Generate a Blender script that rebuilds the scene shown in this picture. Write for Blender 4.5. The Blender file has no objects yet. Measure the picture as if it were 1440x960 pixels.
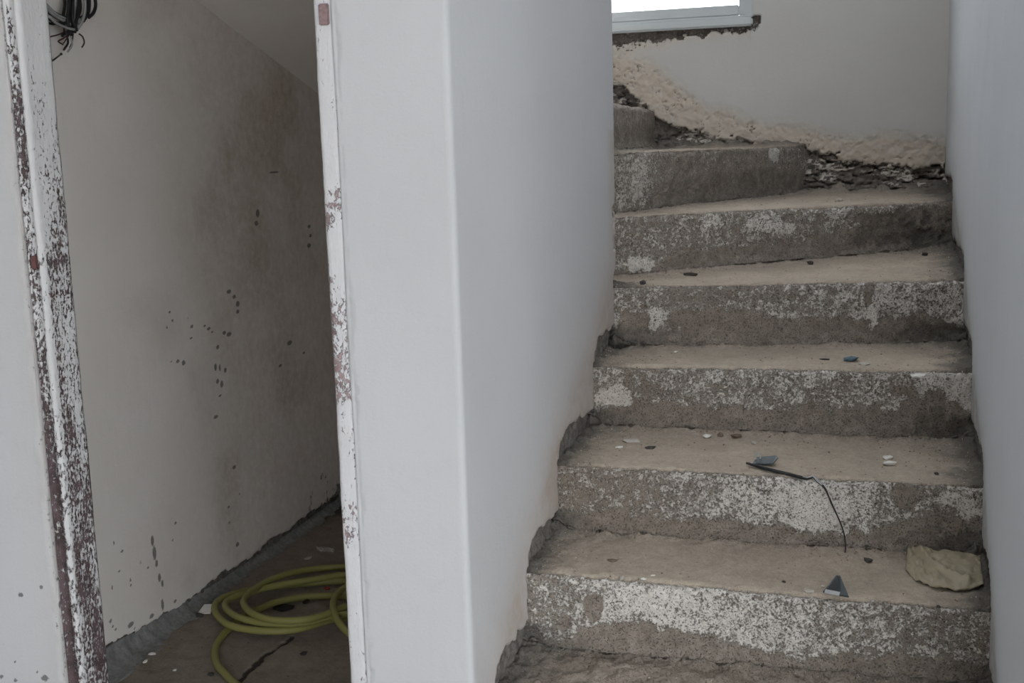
import bpy, bmesh, math, random
import numpy as np
from mathutils import Vector, Matrix

random.seed(7)
rng = np.random.default_rng(7)
SC = bpy.context.scene
COL = SC.collection

# ------------------------------------------------------------------ camera
cam_d = bpy.data.cameras.new('camera')
cam_d.sensor_width = 36.0
cam_d.lens = 41.25
cam_d.clip_start = 0.02
cam = bpy.data.objects.new('camera', cam_d)
COL.objects.link(cam)
CAM_X = Vector((0.96080826, 0.27557068, -0.03013768))
CAM_D = Vector((0.01595287, -0.16350029, -0.9864143))
CAM_F = Vector((-0.27675438, 0.94727422, -0.16148857))
m = Matrix.Identity(4)
for i in range(3):
    m[i][0] = CAM_X[i]; m[i][1] = -CAM_D[i]; m[i][2] = -CAM_F[i]
m[0][3], m[1][3], m[2][3] = 0.0, 0.0, 1.458
cam.matrix_world = m
SC.camera = cam

# ------------------------------------------------------------------ sky, daylight, exposure
world = bpy.data.worlds.new('overcast_sky')
SC.world = world
world.use_nodes = True
bg = world.node_tree.nodes['Background']
bg.inputs[0].default_value = (0.885, 0.945, 1.0, 1.0)
bg.inputs[1].default_value = 3.0
SC.view_settings.view_transform = 'Standard'
SC.view_settings.look = 'None'
SC.view_settings.exposure = 1.46
SC.view_settings.gamma = 1.0
SC.view_settings.use_curve_mapping = False
SC.cycles.use_denoising = True
SC.cycles.max_bounces = 10
SC.cycles.diffuse_bounces = 6
SC.cycles.sample_clamp_indirect = 6.0


def sky_portal(name, loc, aim, w, h):
    """marks an opening to the sky so that the renderer samples it well; adds no light"""
    d = bpy.data.lights.new(name, 'AREA')
    d.shape = 'RECTANGLE'; d.size = w; d.size_y = h
    d.cycles.is_portal = True
    o = bpy.data.objects.new(name, d)
    COL.objects.link(o)
    o.location = loc
    o.rotation_euler = Vector(aim).to_track_quat('-Z', 'Y').to_euler()
    return o


# the terrace opening behind the camera: x 0.2..2.5, z 0.0..2.4 in the rear wall
DOOR_X0, DOOR_X1, DOOR_H, REAR_Y = 0.3, 2.55, 2.6, -3.0
SIDE_Y0, SIDE_Y1, SIDE_X = -2.9, 0.0, 2.6           # a second, wide opening in the room's right wall
sky_portal('side_portal', (SIDE_X + 0.18, (SIDE_Y0 + SIDE_Y1) / 2, DOOR_H / 2), (-1, 0, 0), DOOR_H, SIDE_Y1 - SIDE_Y0)
sky_portal('terrace_portal', ((DOOR_X0 + DOOR_X1) / 2, REAR_Y - 0.05, DOOR_H / 2), (0, 1, 0), DOOR_X1 - DOOR_X0, DOOR_H)
FILL_GAP_X0, FILL_GAP_X1, FILL_GAP_Y0, FILL_GAP_Y1 = -0.62, 0.24, 2.70, 3.42     # opening added in the unseen stair ceiling to brighten the steps
sky_portal('fill_gap_portal', ((FILL_GAP_X0 + FILL_GAP_X1) / 2, (FILL_GAP_Y0 + FILL_GAP_Y1) / 2, 3.54), (0, 0, -1), FILL_GAP_X1 - FILL_GAP_X0, FILL_GAP_Y1 - FILL_GAP_Y0)
sky_portal('window_portal', (-0.78, 4.62, 2.33), (0, -1, 0), 0.9, 0.95)

# ------------------------------------------------------------------ helpers
_T = rng.random(1 << 16).astype(np.float32)


def vnoise(p):
    """smooth value noise 0..1 on an (N,3) array"""
    i = np.floor(p).astype(np.int64)
    f = p - i
    f = f * f * (3 - 2 * f)
    r = 0
    for dx in (0, 1):
        wx = f[:, 0] if dx else 1 - f[:, 0]
        for dy in (0, 1):
            wy = f[:, 1] if dy else 1 - f[:, 1]
            for dz in (0, 1):
                wz = f[:, 2] if dz else 1 - f[:, 2]
                h = ((i[:, 0] + dx) * 73856093) ^ ((i[:, 1] + dy) * 19349663) ^ ((i[:, 2] + dz) * 83492791)
                r = r + wx * wy * wz * _T[(h ^ (h >> 13)) & 65535]
    return r


def fbm(p, scale, octv=4, rough=0.5, off=0.0):
    a, s, t, r = 1.0, scale, 0.0, 0.0
    for k in range(octv):
        r = r + a * vnoise(p * s + off + 17.3 * k)
        t += a; a *= rough; s *= 2.03
    return r / t


def sst(x, a, b):
    t = np.clip((x - a) / (b - a), 0, 1)
    return t * t * (3 - 2 * t)


def link(name, me, mat=None, parent=None, smooth=True):
    if mat is not None:
        me.materials.append(mat)
    if smooth:
        me.polygons.foreach_set('use_smooth', np.ones(len(me.polygons), dtype=bool))
    o = bpy.data.objects.new(name, me)
    COL.objects.link(o)
    if parent is not None:
        o.parent = parent
    return o


def mesh_np(name, V, F, attrs=None):
    me = bpy.data.meshes.new(name)
    V = np.asarray(V, dtype=np.float32)
    me.from_pydata(V.tolist() if len(V) < 2000 else [], [], F if len(V) < 2000 else [])
    if len(V) >= 2000:
        quads, other = F
        nq = len(quads)
        no = sum(len(x) for x in other)
        me.vertices.add(len(V)); me.vertices.foreach_set('co', V.ravel())
        me.loops.add(nq * 4 + no)
        li = np.concatenate([np.asarray(quads, dtype=np.int32).ravel()] + [np.asarray(x, dtype=np.int32) for x in other])
        me.loops.foreach_set('vertex_index', li)
        me.polygons.add(nq + len(other))
        st = list(range(0, nq * 4, 4)); c = nq * 4
        for x in other:
            st.append(c); c += len(x)
        me.polygons.foreach_set('loop_start', np.asarray(st, dtype=np.int32))
        me.update(calc_edges=True)
    for k, v in (attrs or {}).items():
        a = me.attributes.new(k, 'FLOAT', 'POINT')
        a.data.foreach_set('value', np.asarray(v, dtype=np.float32))
    me.update()
    me.validate()
    return me


def grid_quads(nr, nc, off=0, wrap=False):
    i = np.arange(nr * nc).reshape(nr, nc) + off
    if wrap:
        i = np.concatenate([i, i[:, :1]], 1)
    return np.stack([i[:-1, :-1], i[:-1, 1:], i[1:, 1:], i[1:, :-1]], -1).reshape(-1, 4)


def box_bm(bm, x0, x1, y0, y1, z0, z1):
    v = [bm.verts.new(p) for p in ((x0, y0, z0), (x1, y0, z0), (x1, y1, z0), (x0, y1, z0), (x0, y0, z1), (x1, y0, z1), (x1, y1, z1), (x0, y1, z1))]
    for f in ((3, 2, 1, 0), (4, 5, 6, 7), (0, 1, 5, 4), (1, 2, 6, 5), (2, 3, 7, 6), (3, 0, 4, 7)):
        bm.faces.new([v[i] for i in f])


def boxes(name, bl, mat, parent=None, bevel=0.0):
    bm = bmesh.new()
    for b in bl:
        box_bm(bm, *b)
    if bevel:
        bmesh.ops.bevel(bm, geom=bm.edges[:], offset=bevel, segments=2, affect='EDGES')
    me = bpy.data.meshes.new(name)
    bm.to_mesh(me); bm.free()
    return link(name, me, mat, parent, smooth=False)


def structure(o):
    o['kind'] = 'structure'
    return o


def tag(o, label, cat, group=None, kind=None):
    o['label'] = label
    o['category'] = cat
    if group: o['group'] = group
    if kind: o['kind'] = kind
    return o


def empty(name, loc):
    o = bpy.data.objects.new(name, None)
    o.location = loc
    o.empty_display_size = 0.05
    COL.objects.link(o)
    return o


def child(o, parent):
    """parent without moving"""
    o.parent = parent
    o.matrix_parent_inverse = Matrix.Translation(parent.location).inverted()
    return o


def densify(pts, steps):
    out = []
    for (a, b), s in zip(zip(pts[:-1], pts[1:]), steps):
        a, b = np.array(a, float), np.array(b, float)
        n = max(1, int(round(np.linalg.norm(b - a) / s)))
        for i in range(n):
            out.append(a + (b - a) * i / n)
    return out


def prism_wall(name, path, zs, mat, disp=None, attrf=None):
    """closed plan outline (counter-clockwise seen from above) extruded along zs, displaced outwards"""
    path = np.array(path, float); zs = np.array(zs, float)
    t = np.roll(path, -1, 0) - np.roll(path, 1, 0)
    n2 = np.stack([t[:, 1], -t[:, 0]], 1)
    n2 /= np.linalg.norm(n2, axis=1)[:, None]
    nr, nc = len(zs), len(path)
    P = np.zeros((nr, nc, 3)); N = np.zeros((nr, nc, 3))
    P[:, :, :2] = path[None]; P[:, :, 2] = zs[:, None]; N[:, :, :2] = n2[None]
    P = P.reshape(-1, 3); N = N.reshape(-1, 3)
    at = attrf(P) if attrf else {}
    if disp is not None:
        P = P + N * disp(P, at)[:, None]
    q = grid_quads(nr, nc, wrap=True)
    top = [int(i) for i in np.arange((nr - 1) * nc, nr * nc)]
    bot = [int(i) for i in np.arange(nc)][::-1]
    F = (q, [bot, top]) if len(P) >= 2000 else [list(map(int, x)) for x in q] + [bot, top]
    return structure(link(name, mesh_np(name, P, F, at), mat))


def catmull(pts, step):
    pts = [np.array(p, float) for p in pts]
    pts = [2 * pts[0] - pts[1]] + pts + [2 * pts[-1] - pts[-2]]
    out = []
    for i in range(1, len(pts) - 2):
        p0, p1, p2, p3 = pts[i - 1:i + 3]
        n = max(2, int(np.linalg.norm(p2 - p1) / step))
        for j in range(n):
            t = j / n
            out.append(0.5 * ((2 * p1) + (p2 - p0) * t + (2 * p0 - 5 * p1 + 4 * p2 - p3) * t * t + (3 * p1 - p0 - 3 * p2 + p3) * t ** 3))
    out.append(pts[-2])
    return np.array(out)


def tube(bm, pts, r, sides=10, flat=1.0, taper=False):
    pts = np.asarray(pts, float)
    n = len(pts)
    T = np.gradient(pts, axis=0)
    T /= np.linalg.norm(T, axis=1)[:, None] + 1e-9
    up = np.array([0, 0, 1.0])
    if abs(T[0] @ up) > 0.9: up = np.array([0, 1.0, 0])
    U = up - T[0] * (T[0] @ up); U /= np.linalg.norm(U)
    rings = []
    for i in range(n):
        U = U - T[i] * (T[i] @ U); U /= np.linalg.norm(U) + 1e-9
        W = np.cross(T[i], U)
        rr = r * (1 - 0.75 * i / (n - 1)) if taper else (r[i] if hasattr(r, '__len__') else r)
        rings.append([bm.verts.new(pts[i] + rr * (math.cos(a) * W + flat * math.sin(a) * U)) for a in np.linspace(0, 2 * math.pi, sides, endpoint=False)])
    for a, b in zip(rings[:-1], rings[1:]):
        for k in range(sides):
            bm.faces.new((a[k], a[(k + 1) % sides], b[(k + 1) % sides], b[k]))
    bm.faces.new(rings[0][::-1]); bm.faces.new(rings[-1])


def bm_obj(name, bm, mat, parent=None, smooth=True):
    bmesh.ops.recalc_face_normals(bm, faces=bm.faces[:])
    me = bpy.data.meshes.new(name)
    bm.to_mesh(me); bm.free()
    return link(name, me, mat, parent, smooth)


# ------------------------------------------------------------------ materials
class NG:
    def __init__(self, name):
        self.m = bpy.data.materials.new(name)
        self.m.use_nodes = True
        self.t = self.m.node_tree
        self.b = self.t.nodes['Principled BSDF']
        self.b.inputs['Specular IOR Level'].default_value = 0.25
        self.geo = None

    def n(self, typ, **kw):
        x = self.t.nodes.new(typ)
        for k, v in kw.items(): setattr(x, k, v)
        return x

    def l(self, a, b): self.t.links.new(a, b)

    def pos(self, sx=1, sy=1, sz=1):
        g = self.n('ShaderNodeTexCoord').outputs['Object']
        if (sx, sy, sz) == (1, 1, 1): return g
        mp = self.n('ShaderNodeMapping')
        mp.inputs['Scale'].default_value = (sx, sy, sz)
        self.l(g, mp.inputs['Vector'])
        return mp.outputs[0]

    def noise(self, scale, detail=4, rough=0.55, vec=None, dist=0.0):
        x = self.n('ShaderNodeTexNoise')
        x.inputs['Scale'].default_value = scale; x.inputs['Detail'].default_value = detail
        x.inputs['Roughness'].default_value = rough; x.inputs['Distortion'].default_value = dist
        self.l(vec if vec is not None else self.pos(), x.inputs['Vector'])
        return x.outputs[0]

    def voro(self, scale, vec=None, out='Distance', feature='F1'):
        x = self.n('ShaderNodeTexVoronoi', feature=feature)
        x.inputs['Scale'].default_value = scale
        self.l(vec if vec is not None else self.pos(), x.inputs['Vector'])
        return x.outputs[out]

    def ramp(self, fac, stops):
        x = self.n('ShaderNodeValToRGB')
        e = x.color_ramp.elements
        while len(e) < len(stops): e.new(0.5)
        for i, (p, c) in enumerate(stops):
            e[i].position = p
            e[i].color = (c, c, c, 1) if not hasattr(c, '__len__') else (*c, 1)
        self.l(fac, x.inputs[0])
        return x.outputs[0]

    def mix(self, fac, a, b, blend='MIX'):
        x = self.n('ShaderNodeMix', data_type='RGBA', blend_type=blend)
        for s, v in ((x.inputs[0], fac), (x.inputs[6], a), (x.inputs[7], b)):
            if hasattr(v, 'is_linked'): self.l(v, s)
            elif hasattr(v, '__len__'): s.default_value = (*v, 1)
            else: s.default_value = v
        return x.outputs[2]

    def math(self, op, a, b=0.0, c=0.0):
        x = self.n('ShaderNodeMath', operation=op)
        for s, v in zip(x.inputs, (a, b, c)):
            if hasattr(v, 'is_linked'): self.l(v, s)
            else: s.default_value = v
        return x.outputs[0]

    def attr(self, name):
        return self.n('ShaderNodeAttribute', attribute_name=name).outputs['Fac']

    def done(self, color, rough=0.85, height=None, dist=0.002, strength=1.0):
        if hasattr(color, 'is_linked'): self.l(color, self.b.inputs['Base Color'])
        else: self.b.inputs['Base Color'].default_value = (*color, 1)
        if hasattr(rough, 'is_linked'): self.l(rough, self.b.inputs['Roughness'])
        else: self.b.inputs['Roughness'].default_value = rough
        if height is not None:
            bp = self.n('ShaderNodeBump')
            bp.inputs['Strength'].default_value = strength
            bp.inputs['Distance'].default_value = dist
            self.l(height, bp.inputs['Height'])
            self.l(bp.outputs[0], self.b.inputs['Normal'])
        return self.m


def simple_mat(name, col, rough=0.6, var=0.15, scale=60):
    g = NG(name)
    n = g.noise(scale, 4)
    c = g.mix(n, tuple(x * (1 - var) for x in col), tuple(min(1, x * (1 + var)) for x in col))
    return g.done(c, rough, n, 0.0008)


def plaster(name, ca, cb, stain_shade, mort_a=(0.075, 0.066, 0.058), mort_b=(0.26, 0.235, 0.21), stroke=0.3):
    g = NG(name)
    base = g.mix(g.ramp(g.noise(1.7, 3), [(0.35, 0.0), (0.65, 1.0)]), ca, cb)
    base = g.mix(g.math('MULTIPLY', g.ramp(g.noise(24, 5, 0.7), [(0.55, 0.0), (0.75, 1.0)]), 0.18), base, tuple(x * 0.82 for x in ca))
    a_st = g.math('MULTIPLY', g.attr('stain_shade'), g.ramp(g.noise(30, 6, 0.7), [(0.25, 0.45), (0.7, 1.0)]))
    base = g.mix(a_st, base, stain_shade)
    mn = g.noise(55, 8, 0.72)
    mc = g.ramp(mn, [(0.32, mort_a), (0.68, mort_b)])
    am = g.attr('mort')
    edge = g.math('ADD', am, g.math('MULTIPLY', g.math('SUBTRACT', g.noise(110, 5, 0.7), 0.5), 1.1))
    edge = g.ramp(edge, [(0.42, 0.0), (0.58, 1.0)])
    base = g.mix(edge, base, mc)
    sp = g.ramp(g.math('ADD', g.attr('spot'), g.math('MULTIPLY', g.math('SUBTRACT', g.noise(220, 3, 0.6), 0.5), 0.7)), [(0.4, 0.0), (0.6, 1.0)])
    base = g.mix(g.math('MULTIPLY', sp, 0.72), base, (0.045, 0.042, 0.04))
    strokes = g.noise(60, 3, 0.5, g.pos(1, 1, 0.12))
    h = g.math('ADD', g.math('MULTIPLY', strokes, stroke), g.math('MULTIPLY', g.noise(160, 5, 0.6), 0.35))
    h = g.math('ADD', h, g.math('MULTIPLY', g.math('MULTIPLY', mn, edge), 5.0))
    return g.done(base, 0.88, h, 0.0016)


M = {}
M['plaster_front'] = plaster('white_plaster', (0.485, 0.48, 0.485), (0.46, 0.455, 0.46), (0.37, 0.295, 0.235))
M['plaster_back'] = plaster('grey_white_plaster', (0.50, 0.485, 0.46), (0.46, 0.44, 0.415), (0.47, 0.39, 0.31), (0.06, 0.05, 0.044), (0.22, 0.185, 0.16))
M['plaster_right'] = plaster('cool_white_plaster', (0.54, 0.555, 0.58), (0.51, 0.525, 0.545), (0.27, 0.255, 0.235))
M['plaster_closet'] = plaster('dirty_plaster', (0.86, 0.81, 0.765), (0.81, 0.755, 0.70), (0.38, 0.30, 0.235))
M['plaster_plain'] = plaster('room_plaster', (0.72, 0.72, 0.72), (0.69, 0.69, 0.69), (0.5, 0.45, 0.4))


def concrete_steps():
    g = NG('worn_painted_concrete')
    n1 = g.noise(38, 8, 0.68)
    nf = g.noise(210, 4, 0.7)
    conc = g.ramp(n1, [(0.3, (0.185, 0.152, 0.125)), (0.55, (0.295, 0.247, 0.204)), (0.75, (0.39, 0.34, 0.29))])
    conc = g.mix(g.math('MULTIPLY', g.ramp(nf, [(0.55, 0.0), (0.7, 1.0)]), 0.5), conc, (0.40, 0.375, 0.345))
    conc = g.mix(g.math('MULTIPLY', g.attr('warm'), 0.55), conc, (0.255, 0.20, 0.15))
    dust = g.math('MULTIPLY', g.attr('dust'), g.ramp(g.noise(14, 6, 0.65), [(0.25, 0.55), (0.6, 1.0)]))
    dustc = g.mix(g.ramp(g.noise(90, 6, 0.7), [(0.35, 0.0), (0.7, 1.0)]), (0.39, 0.322, 0.252), (0.49, 0.412, 0.328))
    c = g.mix(dust, conc, dustc)
    # light lime paint left in flakes and specks
    pa = g.attr('paint')
    sp = g.math('ADD', g.math('MULTIPLY', g.math('SUBTRACT', g.noise(125, 7, 0.85), 0.5), 4.2), g.math('MULTIPLY', g.math('SUBTRACT', g.noise(36, 5, 0.7), 0.5), 1.7))
    pm = g.ramp(g.math('ADD', pa, sp), [(0.42, 0.0), (0.60, 1.0)])
    pm = g.math('MULTIPLY', pm, g.ramp(pa, [(0.06, 0.0), (0.2, 1.0)]))
    pc = g.mix(g.ramp(g.noise(75, 5, 0.7), [(0.3, 0.0), (0.7, 1.0)]), (0.56, 0.51, 0.458), (0.83, 0.78, 0.72))
    pc = g.mix(g.math('MULTIPLY', g.attr('warm'), 0.75), pc, (0.42, 0.355, 0.285))
    c = g.mix(pm, c, pc)
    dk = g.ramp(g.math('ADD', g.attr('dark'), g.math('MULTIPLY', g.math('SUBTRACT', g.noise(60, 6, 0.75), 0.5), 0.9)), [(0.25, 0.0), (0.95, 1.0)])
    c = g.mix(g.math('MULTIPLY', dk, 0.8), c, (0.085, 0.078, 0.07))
    pits = g.ramp(g.noise(260, 3, 0.6), [(0.36, 1.0), (0.44, 0.0)])
    pits = g.math('MULTIPLY', pits, g.math('SUBTRACT', 1.0, g.math('MULTIPLY', g.attr('dust'), 0.8)))
    c = g.mix(g.math('MULTIPLY', pits, 0.72), c, (0.06, 0.052, 0.045))
    rd = g.math('SUBTRACT', 1.0, g.math('MULTIPLY', g.attr('dust'), 0.65))
    h = g.math('ADD', g.math('MULTIPLY', pm, 0.55), g.math('MULTIPLY', g.math('MULTIPLY', g.noise(120, 6, 0.7), rd), 2.2))
    h = g.math('ADD', h, g.math('MULTIPLY', pits, -0.5))
    return g.done(c, 0.93, h, 0.0026)


M['steps'] = concrete_steps()


def floor_mat():
    g = NG('dusty_screed')
    n1 = g.noise(16, 8, 0.65)
    c = g.ramp(n1, [(0.3, (0.20, 0.163, 0.13)), (0.7, (0.30, 0.25, 0.205))])
    c = g.mix(g.math('MULTIPLY', g.ramp(g.noise(120, 5, 0.7), [(0.5, 0.0), (0.75, 1.0)]), 0.45), c, (0.40, 0.35, 0.30))
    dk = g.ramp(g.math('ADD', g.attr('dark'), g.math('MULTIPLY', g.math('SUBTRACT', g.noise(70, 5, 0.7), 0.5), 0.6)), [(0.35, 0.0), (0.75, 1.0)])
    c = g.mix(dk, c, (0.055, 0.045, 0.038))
    h = g.math('ADD', g.noise(45, 7, 0.7), g.math('MULTIPLY', g.noise(200, 3), 0.3))
    return g.done(c, 0.9, h, 0.0025)


M['floor'] = floor_mat()


def mortar_mat(name, a, b):
    g = NG(name)
    n = g.noise(48, 8, 0.7)
    c = g.ramp(n, [(0.3, a), (0.7, b)])
    return g.done(c, 0.93, g.math('ADD', n, g.math('MULTIPLY', g.noise(170, 4), 0.5)), 0.003)


M['terrace'] = simple_mat('pale_bounce_terrace', (0.58, 0.57, 0.54), 0.8, 0.1, 8)
M['mortar'] = mortar_mat('grey_mortar', (0.15, 0.15, 0.142), (0.31, 0.31, 0.297))


def jamb_mat(name, dark, white, bias, zdep):
    """white paint worn through to a dark red-brown undercoat, more so towards the floor"""
    g = NG(name)
    z = g.n('ShaderNodeSeparateXYZ')
    g.l(g.n('ShaderNodeTexCoord').outputs['Object'], z.inputs[0])
    t = g.math('MULTIPLY_ADD', z.outputs[2], -zdep, bias)          # more wear low down
    spk = g.noise(150, 6, 0.75, g.pos(1, 1, 0.55))
    big = g.noise(22, 5, 0.65, g.pos(1, 1, 0.22))
    v = g.math('ADD', g.math('ADD', t, g.math('MULTIPLY', g.math('SUBTRACT', spk, 0.5), 2.8)), g.math('MULTIPLY', g.math('SUBTRACT', big, 0.5), 1.5))
    v = g.math('ADD', v, g.math('MULTIPLY', g.attr('worn'), 0.6))
    mk = g.ramp(v, [(0.44, 0.0), (0.58, 1.0)])
    dc = g.mix(g.ramp(g.noise(30, 4), [(0.4, 0.0), (0.6, 1.0)]), dark, tuple(x * 0.55 for x in dark))
    wc = g.mix(g.noise(40, 4), white, tuple(x * 0.86 for x in white))
    c = g.mix(mk, wc, dc)
    return g.done(c, 0.7, g.math('ADD', g.math('MULTIPLY', mk, -0.8), g.math('MULTIPLY', g.noise(120, 5, 0.7, g.pos(1, 1, 0.4)), 0.8)), 0.0022)


M['jamb'] = jamb_mat('worn_white_over_maroon', (0.115, 0.078, 0.080), (0.58, 0.565, 0.56), 0.67, 0.22)
M['jamb_pale'] = jamb_mat('chipped_white_over_pink', (0.36, 0.25, 0.25), (0.57, 0.555, 0.56), 0.08, 0.0)
M['maroon'] = simple_mat('maroon_paint', (0.13, 0.062, 0.058), 0.65, 0.6, 220)
M['faded_maroon'] = simple_mat('faded_maroon_paint', (0.23, 0.155, 0.155), 0.7, 0.55, 160)
M['aluminium'] = simple_mat('white_aluminium', (0.47, 0.49, 0.49), 0.4, 0.06, 14)

g = NG('window_glass')
g.b.inputs['Base Color'].default_value = (1, 1, 1, 1)
g.b.inputs['Roughness'].default_value = 0.02
tr = g.n('ShaderNodeBsdfTransparent'); gl = g.n('ShaderNodeBsdfGlossy'); mx = g.n('ShaderNodeMixShader')
gl.inputs['Roughness'].default_value = 0.02
mx.inputs[0].default_value = 0.06
g.l(tr.outputs[0], mx.inputs[1]); g.l(gl.outputs[0], mx.inputs[2])
g.l(mx.outputs[0], g.t.nodes['Material Output'].inputs['Surface'])
M['glass'] = g.m


def hose_mat():
    g = NG('olive_hose_rubber')
    n = g.noise(9, 4)
    c = g.mix(n, (0.235, 0.222, 0.068), (0.295, 0.275, 0.095))
    c = g.mix(g.ramp(g.noise(70, 5, 0.7), [(0.55, 0.0), (0.75, 0.5)]), c, (0.27, 0.23, 0.13))
    return g.done(c, 0.45, g.noise(90, 3), 0.0006)


M['hose'] = hose_mat()
M['cable_dark'] = simple_mat('black_cable', (0.022, 0.021, 0.022), 0.45, 0.4)
M['cable_grey'] = simple_mat('grey_cable', (0.34, 0.34, 0.33), 0.5, 0.2)
M['cable_red'] = simple_mat('brown_cable', (0.06, 0.03, 0.028), 0.5, 0.3)
M['white'] = simple_mat('white_plaster_bit', (0.66, 0.63, 0.58), 0.85, 0.2, 120)
M['pale'] = simple_mat('pale_mortar_bit', (0.43, 0.39, 0.34), 0.9, 0.2, 120)
M['brown'] = simple_mat('brown_bit', (0.16, 0.12, 0.085), 0.85, 0.3, 120)
M['dark'] = simple_mat('dark_bit', (0.06, 0.053, 0.048), 0.8, 0.4, 120)
M['darkbrown'] = simple_mat('dark_brown_bit', (0.045, 0.032, 0.025), 0.7, 0.4, 120)
M['black'] = simple_mat('black_plastic', (0.014, 0.014, 0.016), 0.5, 0.4, 90)
M['blue'] = simple_mat('blue_plastic', (0.075, 0.12, 0.145), 0.5, 0.4, 90)
M['red'] = simple_mat('red_plastic', (0.33, 0.05, 0.045), 0.5, 0.3, 90)
M['foil'] = simple_mat('silvery_edge', (0.36, 0.36, 0.36), 0.4, 0.2, 90)
M['slate'] = simple_mat('dark_slate_film', (0.05, 0.06, 0.065), 0.35, 0.4, 60)
g = NG('clear_film')
g.b.inputs['Transmission Weight'].default_value = 0.6
g.b.inputs['Alpha'].default_value = 0.55
M['film'] = g.done((0.75, 0.74, 0.70), 0.25)


def bag_mat():
    g = NG('yellowed_plastic_film')
    n = g.noise(22, 6, 0.65)
    c = g.mix(n, (0.27, 0.225, 0.15), (0.36, 0.31, 0.225))
    return g.done(c, 0.42, g.noise(40, 5, 0.6), 0.003)


M['bag'] = bag_mat()

# measured positions (metres)
CLOSET_SPOTS = [(3.83,1.258,0.016,0.018),(3.814,1.223,0.016,0.011),(4.246,1.182,0.016,0.009),(4.254,1.145,0.013,0.009),(4.236,1.107,0.019,0.011),(3.975,1.401,0.044,0.004),(3.587,1.004,0.019,0.008),(3.623,0.982,0.015,0.008),(3.644,0.954,0.015,0.013),(3.64,0.927,0.014,0.008),(3.539,0.868,0.014,0.008),(3.571,0.858,0.019,0.009),(3.337,0.921,0.013,0.006),(3.415,0.911,0.009,0.005),(3.44,0.898,0.014,0.007),(3.461,0.882,0.009,0.005),(3.328,0.885,0.01,0.004),(3.194,0.941,0.006,0.006),(3.228,0.956,0.01,0.005),(3.216,0.985,0.008,0.005),(3.319,0.949,0.008,0.004),(3.491,0.827,0.011,0.009),(3.468,0.762,0.009,0.017),(3.495,0.755,0.007,0.015),(3.531,0.74,0.01,0.01),(3.475,0.712,0.012,0.01),(3.501,0.697,0.011,0.015),(3.487,0.66,0.012,0.005),(3.449,0.594,0.018,0.007),(3.239,0.824,0.012,0.007),(3.271,0.813,0.012,0.01),(3.202,0.828,0.006,0.004),(4.022,0.753,0.023,0.011),(3.935,0.68,0.016,0.007),(4.137,0.694,0.012,0.006),(3.146,0.689,0.008,0.002),(3.547,0.391,0.014,0.008),(3.49,0.264,0.009,0.006),(3.529,0.116,0.014,0.009),(3.487,0.208,0.009,0.005),(3.568,0.289,0.009,0.005),(3.159,0.314,0.008,0.005),(3.135,0.263,0.007,0.004),(3.025,0.3,0.009,0.021),(3.031,0.259,0.011,0.028),(3.037,0.222,0.008,0.014),(3.046,0.173,0.009,0.017),(3.059,0.149,0.007,0.014),(3.049,0.083,0.008,0.024),(2.881,0.086,0.018,0.009),(2.988,0.07,0.014,0.008),(2.789,0.135,0.008,0.007),(2.796,0.115,0.006,0.005),(2.808,0.101,0.006,0.005),(2.897,0.066,0.005,0.005),(2.899,0.052,0.006,0.005),(2.871,0.319,0.008,0.005),(2.849,0.265,0.006,0.003),(2.9,0.22,0.006,0.006),(2.898,0.203,0.005,0.005),(2.957,0.255,0.007,0.005),(2.838,0.357,0.005,0.007),(2.809,0.23,0.004,0.009),(3.12,0.066,0.012,0.006),(3.291,-0.02,0.008,0.008),(2.991,0.227,0.008,0.005)]
FRONT_SPOTS = [(-1.656,0.563,0.006,0.005),(-1.711,0.542,0.008,0.006),(-1.783,0.347,0.006,0.006),(-1.747,0.343,0.005,0.006),(-1.67,0.355,0.011,0.008),(-1.689,0.368,0.003,0.003),(-1.744,0.386,0.003,0.003),(-1.777,0.383,0.003,0.003),(-1.769,0.425,0.003,0.003),(-1.611,0.584,0.003,0.008),(-1.615,0.527,0.003,0.015),(-1.626,0.478,0.003,0.012),(-1.602,0.64,0.003,0.006),(-1.637,1.109,0.003,0.002),(-1.603,1.193,0.003,0.005),(-1.609,1.288,0.003,0.005),(-1.607,1.274,0.003,0.003)]
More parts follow.
